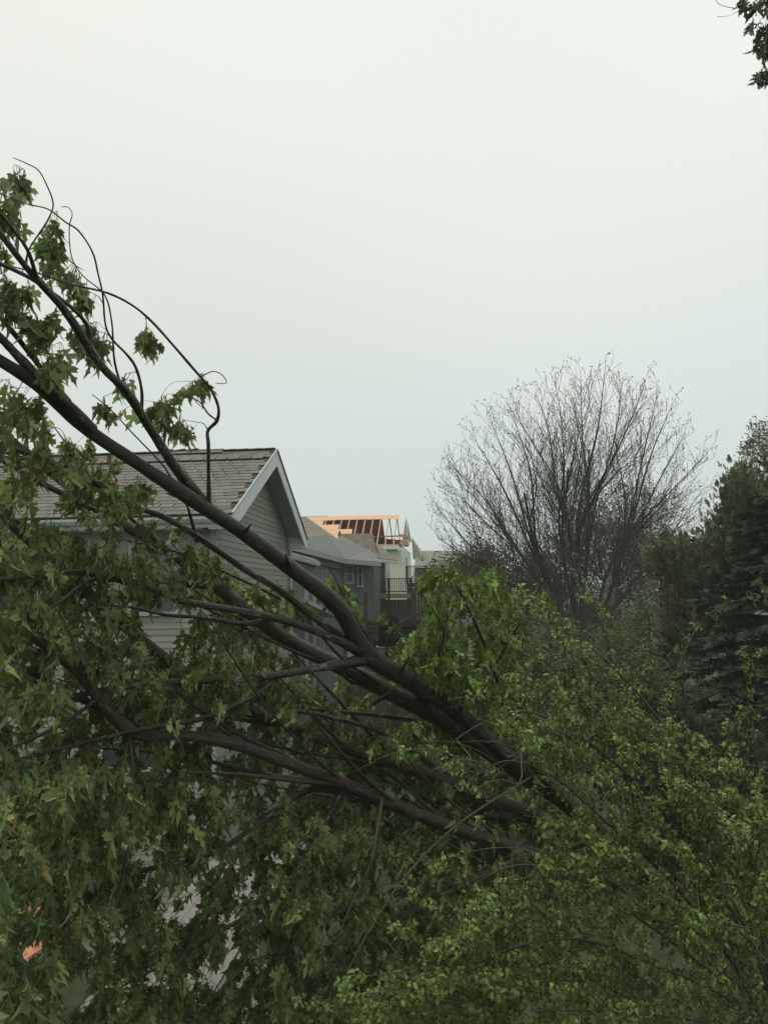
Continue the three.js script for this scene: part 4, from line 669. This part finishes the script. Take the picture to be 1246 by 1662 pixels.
  const shoots = (pg, n, lo, hi) => { for (let i = 0; i < n; i++) {
    const [x, y] = poly(pg, R), d = lo + R() * (hi - lo), a = Math.atan2(y - 1800, x - 1330) + (R() - 0.5) * 1.1, L = 70 + R() * 130, bend = (R() - 0.6) * 0.9;
    const p = [0, 0.35, 0.7, 1].map((t) => [x + Math.cos(a + bend * t) * L * t, y + Math.sin(a + bend * t) * L * t + 26 * t * t, d - 0.15 * t]);
    const w = p.map(q => at(...q)), n0 = sk.nearest(w[0])[0], st = n0.p.distanceTo(w[0]) < 0.6 ? [n0.p.clone(), ...w] : w, rr = [0.005, 0.004, 0.003, 0.0015];
    canes2.push(tube(st.map(v => loc(root, v)), rr, 4, 3)); sk.addCurve(new THREE.CatmullRomCurve3(st, false, 'centripetal'), rr, 0.08);
    for (let k = 0; k * 11 < L; k++) { const t = (k + R()) * 11 / L; if (t <= 1) { const j = Math.min(2, Math.floor(t / 0.35)), f = Math.min(1, (t - j * 0.35) / 0.35), q = [0, 1, 2].map(m => p[j][m] + (p[j + 1][m] - p[j][m]) * f); if (behindLimbs(q[0], q[1], q[2], R) === q[2]) T.push({ p: at(q[0] + (R() - 0.5) * 12, q[1] + (R() - 0.5) * 12, q[2] + (R() - 0.5) * 0.08), n: 10, tip: t }); } }
  } };
  const canes2 = [];
  shoots([[870, 1060], [1060, 1060], [1110, 1240], [900, 1200], [800, 1150]], 20, 5.7, 7.0);
  shoots([[720, 1230], [1110, 1200], [1180, 1340], [980, 1380], [820, 1300]], 52, 5.3, 6.6);
  shoots([[860, 1360], [1160, 1330], [1260, 1420], [1280, 1690], [900, 1690], [800, 1500]], 105, 5.0, 6.3);
  shoots([[640, 1590], [860, 1490], [900, 1690], [600, 1690]], 36, 5.0, 6.0);
  shoots([[1130, 1300], [1246, 1300], [1280, 1460], [1150, 1420]], 24, 5.4, 6.5);
  part('shoots', merge(canes2), M.twigGreen, root, 'stuff');
  // leafy shoots follow their canes
  for (const [x, y, d] of [[932, 905, 7.4], [940, 925, 7.4], [950, 945, 7.4], [940, 960, 7.4], [975, 1000, 7.4], [985, 1030, 7.4], [1012, 958, 7.1], [1025, 970, 7.1], [1045, 990, 7.1], [1050, 1020, 7.1], [1056, 1050, 7.1], [1060, 1080, 7.1], [1240, 968, 6.7], [1215, 970, 6.7], [1180, 980, 6.7], [1160, 1000, 6.7], [1130, 1020, 6.7], [1115, 1040, 6.7], [1105, 1060, 6.7], [1100, 1085, 6.7], [1100, 1105, 6.7], [1090, 1120, 6.7], [1236, 1060, 6], [1212, 1070, 6], [1208, 1085, 6], [1215, 1100, 6], [1218, 1130, 6], [1205, 1155, 6], [1222, 1160, 6], [1195, 1175, 6], [1215, 1190, 6], [1225, 1200, 6], [1200, 1215, 6], [1218, 1225, 6], [1210, 1245, 6], [1230, 1245, 6], [1195, 1240, 6], [1115, 1195, 6.7], [1120, 1210, 6.7], [1130, 1230, 6.6], [1145, 1240, 6.5], [1160, 1260, 6.5]]) { put(x, y - 4, d, 9); put(x + (R() - 0.5) * 16, y + (R() - 0.5) * 16, d, 7); }
  T.forEach((t) => { t.d = sk.nearest(t.p)[1]; }); T.sort((a, b) => a.d - b.d);
  const og = (() => { const s = new THREE.Shape([[0, 0], [0.24, 0.2], [0.3, 0.5], [0.2, 0.8], [0, 1.05], [-0.2, 0.8], [-0.3, 0.5], [-0.24, 0.2]].map(([x, y]) => new THREE.Vector2(x, y))); const out = []; for (let k = 0; k < 3; k++) { const g = new THREE.ShapeGeometry(s), p = g.attributes.position; for (let i = 0; i < p.count; i++) { const x = p.getX(i), y = p.getY(i); p.setXYZ(i, x, y, (0.5 + 0.3 * k) * Math.abs(x) - (0.1 + 0.2 * k) * y * y); } g.computeVertexNormals(); out.push(g); } return out; })();
  const leaves = [], twigs = [];
  for (const t of T) {
    const [n, d] = sk.nearest(t.p), L = Math.max(0.04, d), a = n.p, b = t.p, mid = a.clone().lerp(b, 0.55).add(V((R() - 0.5) * 0.2 * L, 0.12 * L, (R() - 0.5) * 0.2 * L));
    const cv = new THREE.CatmullRomCurve3([a, mid, b], false, 'centripetal'), r0 = Math.min(n.r * 0.8, 0.002 + 0.003 * L);
    twigs.push(tube([a, mid, b].map(v => loc(root, v)), [r0, r0 * 0.7, 0.0012], 3, 2)); sk.addCurve(cv, [r0, 0.0015], 0.2);
    const nn = Math.round(t.n * (0.7 + R() * 0.6));
    for (let k = 0; k < nn; k++) {
      const f = 1 - Math.pow(R(), 1.4) * 0.95, p = cv.getPoint(f).add(V((R() - 0.5) * 0.06, (R() - 0.5) * 0.06, (R() - 0.5) * 0.06)), tg = cv.getTangent(f);
      const dir = V(tg.x * 0.6 + (R() - 0.5) * 1.6, tg.y * 0.4 + (R() - 0.65) * 1.4, tg.z * 0.6 + (R() - 0.5) * 1.6), s = 0.021 + R() * 0.024, v = 0.6 + R() * 0.75;
      const c = lin((0.145 + R() * 0.045) * v, 0.235 * v, 0.068 * v).multiplyScalar(t.tip > 0.6 ? 1.4 : 0.88); if (R() < 0.08) c.lerp(lin(0.2, 0.23, 0.14), 0.7);
      leaves.push({ m: leafMatrix(p, dir, s, R), c, p, s, g: k % 3 });
    }
  }
  part('twigs', merge(twigs), M.twigGreen, root, 'stuff');
  const inv = root.matrixWorld.clone().invert(), pc = new THREE.Vector3();
  for (const l of leaves) { pc.copy(l.p).project(camera); l.big = Math.abs(pc.x) < 1 && Math.abs(pc.y) < 1 ? l.s / l.p.distanceTo(camera.position) : 0; l.m.premultiply(inv); }
  leaves.sort((a, b) => b.big - a.big);
  const mats = [0.6, 0.8, 1, 1.2, 1.35].map(v => new THREE.MeshPhysicalMaterial({ color: lin(0.165 * v, 0.235 * v, 0.075 * v), roughness: 0.5, transmission: 0.48, thickness: 0, side: THREE.DoubleSide, ior: 1.4, specularIntensity: 0.45 }));
  leaves.slice(0, 300).forEach((l, i) => { const o = part('leaf', og[l.g], mats[i % 5], root); l.m.decompose(o.position, o.quaternion, o.scale); });
  const lm = leafMat(1, 1, 1);
  for (let g = 0; g < 3; g++) instanced(g ? `leaves_${String(g).padStart(3, '0')}` : 'leaves', og[g], lm, leaves.slice(300).filter(l => l.g === g), root);
  console.log('shrub leaves', leaves.length);
}

// --- bare tree in the middle distance
{
  const d0 = 42, foot = at(945, 1080, d0), root = thing('bare_tree', 'tall fan-shaped tree with bare dark twigs and first buds against the sky', 'tree', V(foot.x, groundY(foot.x, foot.z) - 0.2, foot.z));
  const R = rng(17), px = d0 / F;                        // metres per photo pixel there
  const q = (x, y, dz = 0) => loc(root, at(x, y, d0 + dz));
  const twigs = [], buds = [];
  const fork = q(945, 1045);
  part('trunk', tube([V(0, 0, 0), fork.clone().multiplyScalar(0.5).add(V(0.08, 0, 0)), fork, q(948, 1030)], [0.3, 0.25, 0.22, 0.15], 14, 4, R, 0.1), M.bareBark, root);
  const cen = q(930, 818), inside = (p) => { const u = (p.x - cen.x) / (230 * px), v = (p.y - cen.y) / (228 * px), w = p.z / (7.5); return u * u + v * v + w * w < 1; };
  function branchlets(cv, L, r, lvl, t0) {
    const n = Math.round(L * (lvl === 0 ? 2.5 : 1.9));
    for (let i = 0; i < n; i++) {
      const t = t0 + (1 - t0) * (i + R()) / n, p = cv.getPoint(Math.min(1, t)), tg = cv.getTangent(Math.min(1, t));
      const side = V(R() - 0.5, R() - 0.5, R() - 0.5).normalize(), dir = tg.clone().multiplyScalar(1).addScaledVector(side, 0.75).addScaledVector(UP, 0.22).normalize();
      const len = (lvl === 0 ? 1.1 + R() * 2.6 * (1.1 - t) + R() * 0.9 : 0.35 + R() * 0.75);
      const m = p.clone().addScaledVector(dir, len * 0.5), e = p.clone().addScaledVector(dir, inside(p.clone().addScaledVector(dir, len)) ? len : len * 0.55).add(V((R() - 0.5) * 0.25 * len, 0.14 * len * R(), (R() - 0.5) * 0.25 * len));
      const rr = lvl === 0 ? 0.015 * (1.15 - 0.5 * t) : 0.0065; twigs.push(tube([p, m, e], [rr, rr * 0.75, rr * 0.4], 3, 2));
      const c2 = new THREE.CatmullRomCurve3([p, m, e]);
      if (lvl === 0) branchlets(c2, len, rr, 1, 0.15);
      else if (R() < 0.9) for (let k = 0; k < 3; k++) buds.push(c2.getPoint(0.3 + 0.7 * R()));
    }
  }
  const tips = [[712, 815, -1], [742, 752, 2], [770, 700, -2], [795, 668, 1], [832, 662, -2], [868, 625, 2], [900, 606, -1], [942, 598, 2], [962, 630, -3], [982, 582, -1], [1010, 605, 2], [1040, 628, -2], [1068, 622, 1], [1092, 640, -1], [1112, 690, 2], [1148, 722, -1], [1115, 760, 1], [1085, 800, -2], [708, 860, 1], [740, 905, -1], [820, 640, 3], [1000, 660, 4], [900, 680, -4], [860, 720, -4], [1050, 720, -4], [780, 780, 4], [930, 640, 5], [1120, 830, 1]];
  const mains = [[772, 905, -1], [808, 850, 1.5], [850, 800, -2], [888, 770, 2], [922, 760, -1], [955, 730, 1], [985, 760, -2], [1015, 800, 2], [1045, 850, -1], [1070, 880, 1]].map(([x, y, dz]) => {
    const e = q(x, y, dz), s0 = fork.clone().add(V((R() - 0.5) * 0.5, -0.3 + R() * 1.2, (R() - 0.5) * 0.5)), dx = e.x - s0.x, h = e.y - s0.y;
    const a = s0.clone().add(V(dx * 0.3 + (R() - 0.5) * 0.3, h * 0.24, dz * 0.3)), b2 = s0.clone().add(V(dx * 0.62 + (R() - 0.5) * 0.5, h * 0.58 + 0.06 * Math.abs(dx), dz * 0.6));
    const r = 0.088 + R() * 0.05; part('limb', tube([s0, a, b2, e], [r * 1.25, r, r * 0.72, r * 0.42], 8, 6, R, 0.12), M.bareBark, root);
    return { cv: new THREE.CatmullRomCurve3([s0, a, b2, e], false, 'centripetal'), r, e };
  });
  tips.forEach(([x, y, dz]) => {
    const e = q(x, y + 12, dz); let best = mains[0], bd = 1e9; for (const m of mains) { const d = Math.abs(Math.atan2(e.x - fork.x, e.y - fork.y) - Math.atan2(m.e.x - fork.x, m.e.y - fork.y)) + Math.abs(m.e.z - e.z) * 0.03 + R() * 0.12; if (d < bd) { bd = d; best = m; } }
    const t = 0.35 + R() * 0.5, s0 = best.cv.getPoint(t), tg = best.cv.getTangent(t), d = e.clone().sub(s0), L0 = d.length();
    const a = s0.clone().addScaledVector(tg, L0 * 0.3).lerp(s0.clone().addScaledVector(d, 0.3), 0.4), c = s0.clone().addScaledVector(d, 0.68).add(V((R() - 0.5) * 0.5, 0.03 * L0, (R() - 0.5) * 0.5)), r = Math.min(best.r * (1.1 - 0.7 * t), 0.022 + 0.008 * L0);
    part('limb', tube([s0, a, c, e], [r, r * 0.75, r * 0.42, 0.011], 6, 6, R, 0.12), M.bareBark, root);
    branchlets(new THREE.CatmullRomCurve3([s0, a, c, e], false, 'centripetal'), L0, r, 0, 0.08);
  });
  for (const m of mains) {
    branchlets(m.cv, m.cv.getLength(), m.r, 0, 0.35);
    for (let k = 0; k < 6; k++) { const t = 0.3 + R() * 0.65, p = m.cv.getPoint(t), tg = m.cv.getTangent(t), dir = tg.clone().addScaledVector(V(R() - 0.5, R() * 0.5 - 0.1, R() - 0.5).normalize(), 0.7).normalize(); let len = 2.5 + 4 * R(); while (len > 1 && !inside(p.clone().addScaledVector(dir, len))) len *= 0.8; const mm = p.clone().addScaledVector(dir, len * 0.5), e2 = p.clone().addScaledVector(dir, len).add(V(0, 0.08 * len, 0)); twigs.push(tube([p, mm, e2], [0.034, 0.024, 0.009], 4, 3)); branchlets(new THREE.CatmullRomCurve3([p, mm, e2]), len, 0.04, 0, 0.12); }
  }
  part('twigs', merge(twigs), M.bareBark, root, 'stuff');
  const bg = new THREE.IcosahedronGeometry(1, 0), list = buds.filter(b => b.y > 1).map((b) => ({ m: new THREE.Matrix4().compose(b, q1.clone().setFromEuler(new THREE.Euler(R() * 3, R() * 3, R() * 3)), V(0.012 + R() * 0.02, 0.02 + R() * 0.03, 0.012 + R() * 0.016)), c: R() < 0.5 ? lin(0.14, 0.15, 0.085) : lin(0.075, 0.065, 0.045) }));
  instanced('buds', bg, flat(1, 1, 1, 0.9), list, root);
  console.log('bare twigs', twigs.length, 'buds', list.length);
}

// --- conifer and bushes
function sprayGeo(seed, n, len, wid) { // a flat-ish spray: short stem, side sprigs, narrow blades
  const R = rng(seed), P = [];
  const tri = (a, d, l, w, nrm) => { const s = new THREE.Vector3().crossVectors(d, nrm).normalize().multiplyScalar(w), e = a.clone().addScaledVector(d, l), m = a.clone().addScaledVector(d, l * 0.45); for (const v of [a, m.clone().add(s), e, a, e, m.clone().sub(s)]) P.push(v.x, v.y, v.z); };
  for (let i = 0; i < n; i++) {
    const t = i / n, side = i % 2 ? 1 : -1, a = V(0, t, -0.06 * t * t), d = V(side * (0.9 - 0.4 * t), 0.65 + 0.4 * t + (R() - 0.5) * 0.3, (R() - 0.5) * 0.7).normalize();
    const L = len * (0.55 + 0.6 * (1 - t)) * (0.7 + 0.6 * R()); tri(a, d, L, wid, V(0, 0, 1));
    for (let k = 0; k < 2; k++) { const aa = a.clone().addScaledVector(d, L * (0.25 + 0.35 * k)); tri(aa, d.clone().add(V((R() - 0.5) * 1.4, (R() - 0.3) * 1.0, (R() - 0.5) * 1.2)).normalize(), L * 0.55, wid * 0.8, V(R() - 0.5, R() - 0.5, 1).normalize()); }
  }
  tri(V(0, 0, 0), V(0, 1, 0), 1.1, wid, V(0, 0, 1));
  const g = new THREE.BufferGeometry(); g.setAttribute('position', new THREE.Float32BufferAttribute(P, 3)); g.computeVertexNormals(); return g;
}
const SPRUCE = [sprayGeo(1, 16, 0.42, 0.055), sprayGeo(2, 18, 0.36, 0.06)];
const needleMat = new THREE.MeshPhysicalMaterial({ color: 0xffffff, roughness: 0.85, specularIntensity: 0.2, side: THREE.DoubleSide });
function orient(p, dir, s, R, up = UP) { const y = dir.clone().normalize(); let z = up.clone().add(V((R() - 0.5) * 0.8, 0, (R() - 0.5) * 0.8)); z.addScaledVector(y, -z.dot(y)).normalize(); const x = new THREE.Vector3().crossVectors(y, z); return new THREE.Matrix4().makeBasis(x.multiplyScalar(s), y.multiplyScalar(s), z.multiplyScalar(s)).setPosition(p); }
{ // blue spruce at the right edge
  const top = at(1262, 800, 21), root = thing('blue_spruce', 'dark dense blue-green spruce filling the right edge', 'tree', V(top.x, groundY(top.x, top.z), top.z)), Ht = top.y - root.position.y, R = rng(61);
  part('trunk', tube([V(0, 0, 0), V(0, Ht * 0.5, 0), V(0, Ht, 0)], [0.2, 0.12, 0.015], 10, 4), M.bareBark, root);
  const list = [[], []], wood = [];
  for (let h = 0.4; h < Ht - 0.15; h += 0.2) {
    const rad = Math.min(3.3, 0.3 + (Ht - h) * 0.5) * (0.85 + 0.3 * R()), nb = Math.max(5, Math.round(6 + rad * 2.6)), a0 = R() * 6.28;
    for (let b = 0; b < nb; b++) {
      const an = a0 + b / nb * 6.283 + (R() - 0.5) * 0.3; if (Math.sin(an) < -0.55) continue;
      const L = rad * (0.78 + 0.4 * R()), out = V(Math.cos(an), 0, Math.sin(an)), lowf = Math.min(1, (Ht - h) / 6), side = V(-out.z, 0, out.x);
      h += (R() - 0.5) * 0.12; const p0 = V(0, h, 0), p1 = out.clone().multiplyScalar(L * 0.5).add(V(0, h + 0.12 * L - 0.1 * lowf * L, 0)), p2 = out.clone().multiplyScalar(L).add(V(0, h + (0.3 - (0.42 + 0.25 * R()) * lowf) * L, 0));
      wood.push(tube([p0, p1, p2], [0.03, 0.018, 0.006], 4, 2)); const cv = new THREE.CatmullRomCurve3([p0, p1, p2]);
      const n = Math.round(6 + L * 8);
      for (let k = 0; k < n; k++) {
        const t = 0.2 + 0.8 * Math.pow((k + R()) / n, 0.8), p = cv.getPoint(Math.min(1, t)), s = (k % 2 ? 1 : -1), tip = t > 0.85;
        const dir = out.clone().multiplyScalar(tip ? 1 : 0.75).addScaledVector(side, tip ? s * 0.3 : s * (0.7 + R() * 0.4)).add(V(0, -0.22 + (R() - 0.5) * 0.5, 0)), v = 0.65 + R() * 0.6;
        list[k & 1].push({ m: orient(p, dir, 0.26 + R() * 0.26, R), c: lin(0.042 * v, 0.06 * v, 0.031 * v) });
      }
    }
  }
  part('boughs', merge(wood), M.bareBark, root, 'stuff');
  instanced('needles', SPRUCE[0], needleMat, list[0], root); instanced('needles_001', SPRUCE[1], needleMat, list[1], root);
}
const SPRIG = (() => { // loose twig of small oval leaves for far bushes and crowns
  const R = rng(7), P = []; for (let i = 0; i < 12; i++) { const a = V((R() - 0.5) * 0.7, R(), (R() - 0.5) * 0.7), d = V(R() - 0.5, R() - 0.4, R() - 0.5).normalize(), s = V(R() - 0.5, R() - 0.5, R() - 0.5).cross(d).normalize().multiplyScalar(0.075), e = a.clone().addScaledVector(d, 0.3), m = a.clone().addScaledVector(d, 0.15); for (const v of [a, m.clone().add(s), e, a, e, m.clone().sub(s)]) P.push(v.x, v.y, v.z); }
  const g = new THREE.BufferGeometry(); g.setAttribute('position', new THREE.Float32BufferAttribute(P, 3)); g.computeVertexNormals(); return g;
})();
function crownTree(name, label, cat, footPx, d, lobes, o, group) { // lobes: [x, y, rx, ry, rz in px]
  const fp = at(footPx[0], footPx[1], d), gy = groundY(fp.x, fp.z), root = thing(name, label, cat, V(fp.x, gy, fp.z), 0, group), R = rng(o.seed), px = d / F;
  const list = [], wood = [], top = lobes[0], c0 = loc(root, at(top[0], top[1], d));
  part(o.trunk ?? 'trunk', tube([V(0, -0.1, 0), c0.clone().multiplyScalar(0.5), c0], [o.r ?? 0.2, (o.r ?? 0.2) * 0.7, 0.04], 9, 4, R, 0.1), M.bareBark, root);
  for (const [x, y, rx, ry, rz] of lobes) {
    const c = loc(root, at(x, y, d)), n = Math.round(o.n * rx * ry / 2500), clumps = Array.from({ length: 14 }, () => { const a = R() * 6.283, z = R() * 2 - 1, r = Math.pow(R(), 0.4), s = Math.sqrt(1 - z * z); return V(Math.cos(a) * s * rx * r * px, z * ry * r * px, Math.sin(a) * s * (rz ?? rx) * r * px).add(c); });
    for (const k of clumps) { const base = V(c.x * 0.6, Math.max(0.2, c.y - ry * px * (0.3 + 0.5 * R())), c.z * 0.6); const mid = base.clone().lerp(k, 0.6).add(V((R() - 0.5) * 0.3, 0.1, (R() - 0.5) * 0.3)); wood.push(tube([base, mid, k], [0.05, 0.03, 0.008], 4, 2)); }
    for (let i = 0; i < n; i++) {
      const k = clumps[Math.floor(R() * clumps.length)], sp = (o.clump ?? 0.34) * Math.min(rx, ry) * px, g = () => (R() + R() + R() - 1.5) * 1.3;
      const p = k.clone().add(V(g() * sp, g() * sp, g() * sp)); if (p.y < 0.05) continue;
      const rel = p.clone().sub(c), dir = rel.clone().normalize().multiplyScalar(0.7).add(V((R() - 0.5), o.up ?? 0.5, (R() - 0.5))), v = 0.6 + R() * 0.8, col = o.cols[Math.floor(R() * o.cols.length)];
      list.push({ m: orient(p, dir, o.s * (0.7 + 0.6 * R()), R), c: lin(col[0] * v, col[1] * v, col[2] * v) });
    }
  }
  part('boughs', merge(wood), M.bareBark, root, 'stuff');
  instanced('foliage', o.geo ?? SPRIG, needleMat, list, root); return root;
}
const OL = [[0.13, 0.148, 0.075], [0.155, 0.165, 0.088], [0.098, 0.12, 0.06]], BR = [[0.105, 0.1, 0.06], [0.09, 0.09, 0.052], [0.12, 0.117, 0.068]], GR = [[0.055, 0.085, 0.035], [0.045, 0.07, 0.03], [0.07, 0.1, 0.04]];
crownTree('olive_evergreen', 'feathery olive green evergreen at the left side of the blue spruce', 'tree', [1165, 1080], 27, [[1195, 870, 75, 80], [1145, 945, 70, 85], [1215, 825, 55, 55], [1230, 910, 80, 110], [1110, 1020, 55, 65]], { seed: 5, n: 1100, s: 0.24, cols: OL, geo: SPRUCE[1], up: 0.8, clump: 0.36, r: 0.22 });
crownTree('tall_tree', 'tall pale loose-crowned tree rising above the evergreens at the right edge', 'tree', [1300, 1050], 40, [[1290, 740, 60, 70], [1255, 715, 40, 30], [1225, 745, 40, 28], [1300, 840, 80, 70]], { seed: 6, n: 300, s: 0.4, cols: [[0.15, 0.155, 0.085], [0.12, 0.125, 0.07]], up: 0.6, clump: 0.4, r: 0.25 });
crownTree('round_tree', 'round-topped olive tree behind the right half of the bare tree', 'tree', [1000, 1040], 52, [[1005, 850, 60, 75], [1050, 870, 60, 65], [960, 900, 60, 60], [1060, 940, 70, 60], [990, 950, 80, 60]], { seed: 7, n: 300, s: 0.5, cols: BR, up: 0.7, clump: 0.36, r: 0.25 });
crownTree('hedge_tree', 'low brownish tree behind the left foot of the bare tree', 'tree', [800, 1060], 47, [[820, 930, 70, 50], [760, 935, 60, 40], [880, 930, 60, 55], [780, 985, 90, 50], [880, 985, 80, 50], [930, 1010, 80, 55], [860, 1040, 90, 45], [990, 1040, 80, 45]], { seed: 9, n: 420, s: 0.5, cols: BR, up: 0.6, clump: 0.36, r: 0.2 });
crownTree('round_shrub', 'rounded green shrub below the bare tree, above the small-leaved canes', 'shrub', [970, 1300], 22, [[975, 1110, 75, 70], [910, 1110, 60, 50], [1050, 1130, 60, 60], [850, 1080, 60, 45], [960, 1220, 110, 80], [1060, 1240, 90, 80], [860, 1210, 80, 70]], { seed: 12, n: 520, s: 0.24, cols: GR, up: 0.6, clump: 0.36, r: 0.08, trunk: 'stem' });
crownTree('olive_bush', 'low olive bush hiding the foot of the bare tree', 'shrub', [930, 1110], 36, [[930, 1060, 80, 45], [870, 1050, 60, 45], [1000, 1055, 60, 45], [1050, 1040, 60, 55]], { seed: 21, n: 520, s: 0.3, cols: [[0.075, 0.1, 0.045], [0.09, 0.105, 0.05]], up: 0.6, clump: 0.36, r: 0.08, trunk: 'stem' });
crownTree('far_tree', 'hazy distant tree low between the green-roofed house and the bare tree', 'tree', [770, 990], 85, [[760, 925, 50, 30], [720, 935, 50, 28], [820, 920, 60, 32]], { seed: 13, n: 220, s: 0.7, cols: BR, up: 0.5, clump: 0.38, r: 0.25 });
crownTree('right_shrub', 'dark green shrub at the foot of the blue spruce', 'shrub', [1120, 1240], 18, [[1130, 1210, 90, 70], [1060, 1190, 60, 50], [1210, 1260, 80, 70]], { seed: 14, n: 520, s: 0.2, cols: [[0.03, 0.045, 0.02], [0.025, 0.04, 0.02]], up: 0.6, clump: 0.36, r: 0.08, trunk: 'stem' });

// --- leafy tree standing just right of the frame; one branch hangs in at the top corner
{
  const A = at(1420, 400, 6.5), root = thing('overhanging_maple', 'maple whose drooping leafy branch hangs into the top right corner', 'tree', V(A.x, 0, A.z)), R = rng(77);
  const top = loc(root, at(1440, -260, 6.5)); part('trunk', tube([V(0, -0.1, 0), V(0.05, top.y * 0.5, 0.1), top], [0.2, 0.15, 0.07], 12, 5, R, 0.08), M.barkDark, root);
  const br = [[[1436, -150, 6.5], [1360, -120, 6.3], [1290, -60, 6.1], [1262, 0, 6], [1252, 60, 6], [1250, 125, 6]], [[1290, -60, 6.1], [1240, -15, 6], [1215, 10, 6], [1190, 13, 6], [1165, 6, 6], [1158, -6, 6]], [[1205, 12, 6], [1190, 22, 6], [1175, 27, 6], [1163, 27, 6]], [[1262, 0, 6], [1235, 30, 6], [1225, 60, 6]]];
  const rad = [0.035, 0.006, 0.003, 0.005];
  const curves = br.map((c, i) => { const p = c.map(q => at(...q)); part('branch', tube(p.map(v => loc(root, v)), [rad[i], rad[i] * 0.4, 0.002], 6, 4), M.twig, root); return p; });
  const inv = root.matrixWorld.clone().invert(), rest = [];
  for (const [x, y, n] of [[1210, 0, 4], [1206, -8, 3], [1232, 4, 5], [1240, -8, 5], [1228, 36, 4], [1240, 40, 6], [1238, 62, 6], [1245, 75, 7], [1250, 52, 5], [1232, 112, 5], [1242, 116, 5], [1250, 118, 5], [1260, 90, 6], [1260, 20, 6], [1290, -30, 8], [1320, -80, 8]])
    for (let k = 0; k < n; k++) { const p = at(x + (R() - 0.5) * 12, y - 4 + (R() - 0.5) * 10, 6 + (R() - 0.5) * 0.25), v = 0.6 + R() * 0.6; const m = leafMatrix(p, V((R() - 0.5) * 0.9 - 0.15, -0.9, (R() - 0.5) * 0.9), 0.075 + R() * 0.04, R).premultiply(inv); const o = part('leaf', LEAVES[k % 5], pick(v), root); m.decompose(o.position, o.quaternion, o.scale); }
  function pick(v) { pick.c ??= [0.6, 0.8, 1, 1.2].map(f => leafMat(0.07 * f, 0.1 * f, 0.045 * f)); return pick.c[Math.min(3, Math.floor((v - 0.6) / 0.15))]; }
}

renderer.render(scene, camera);
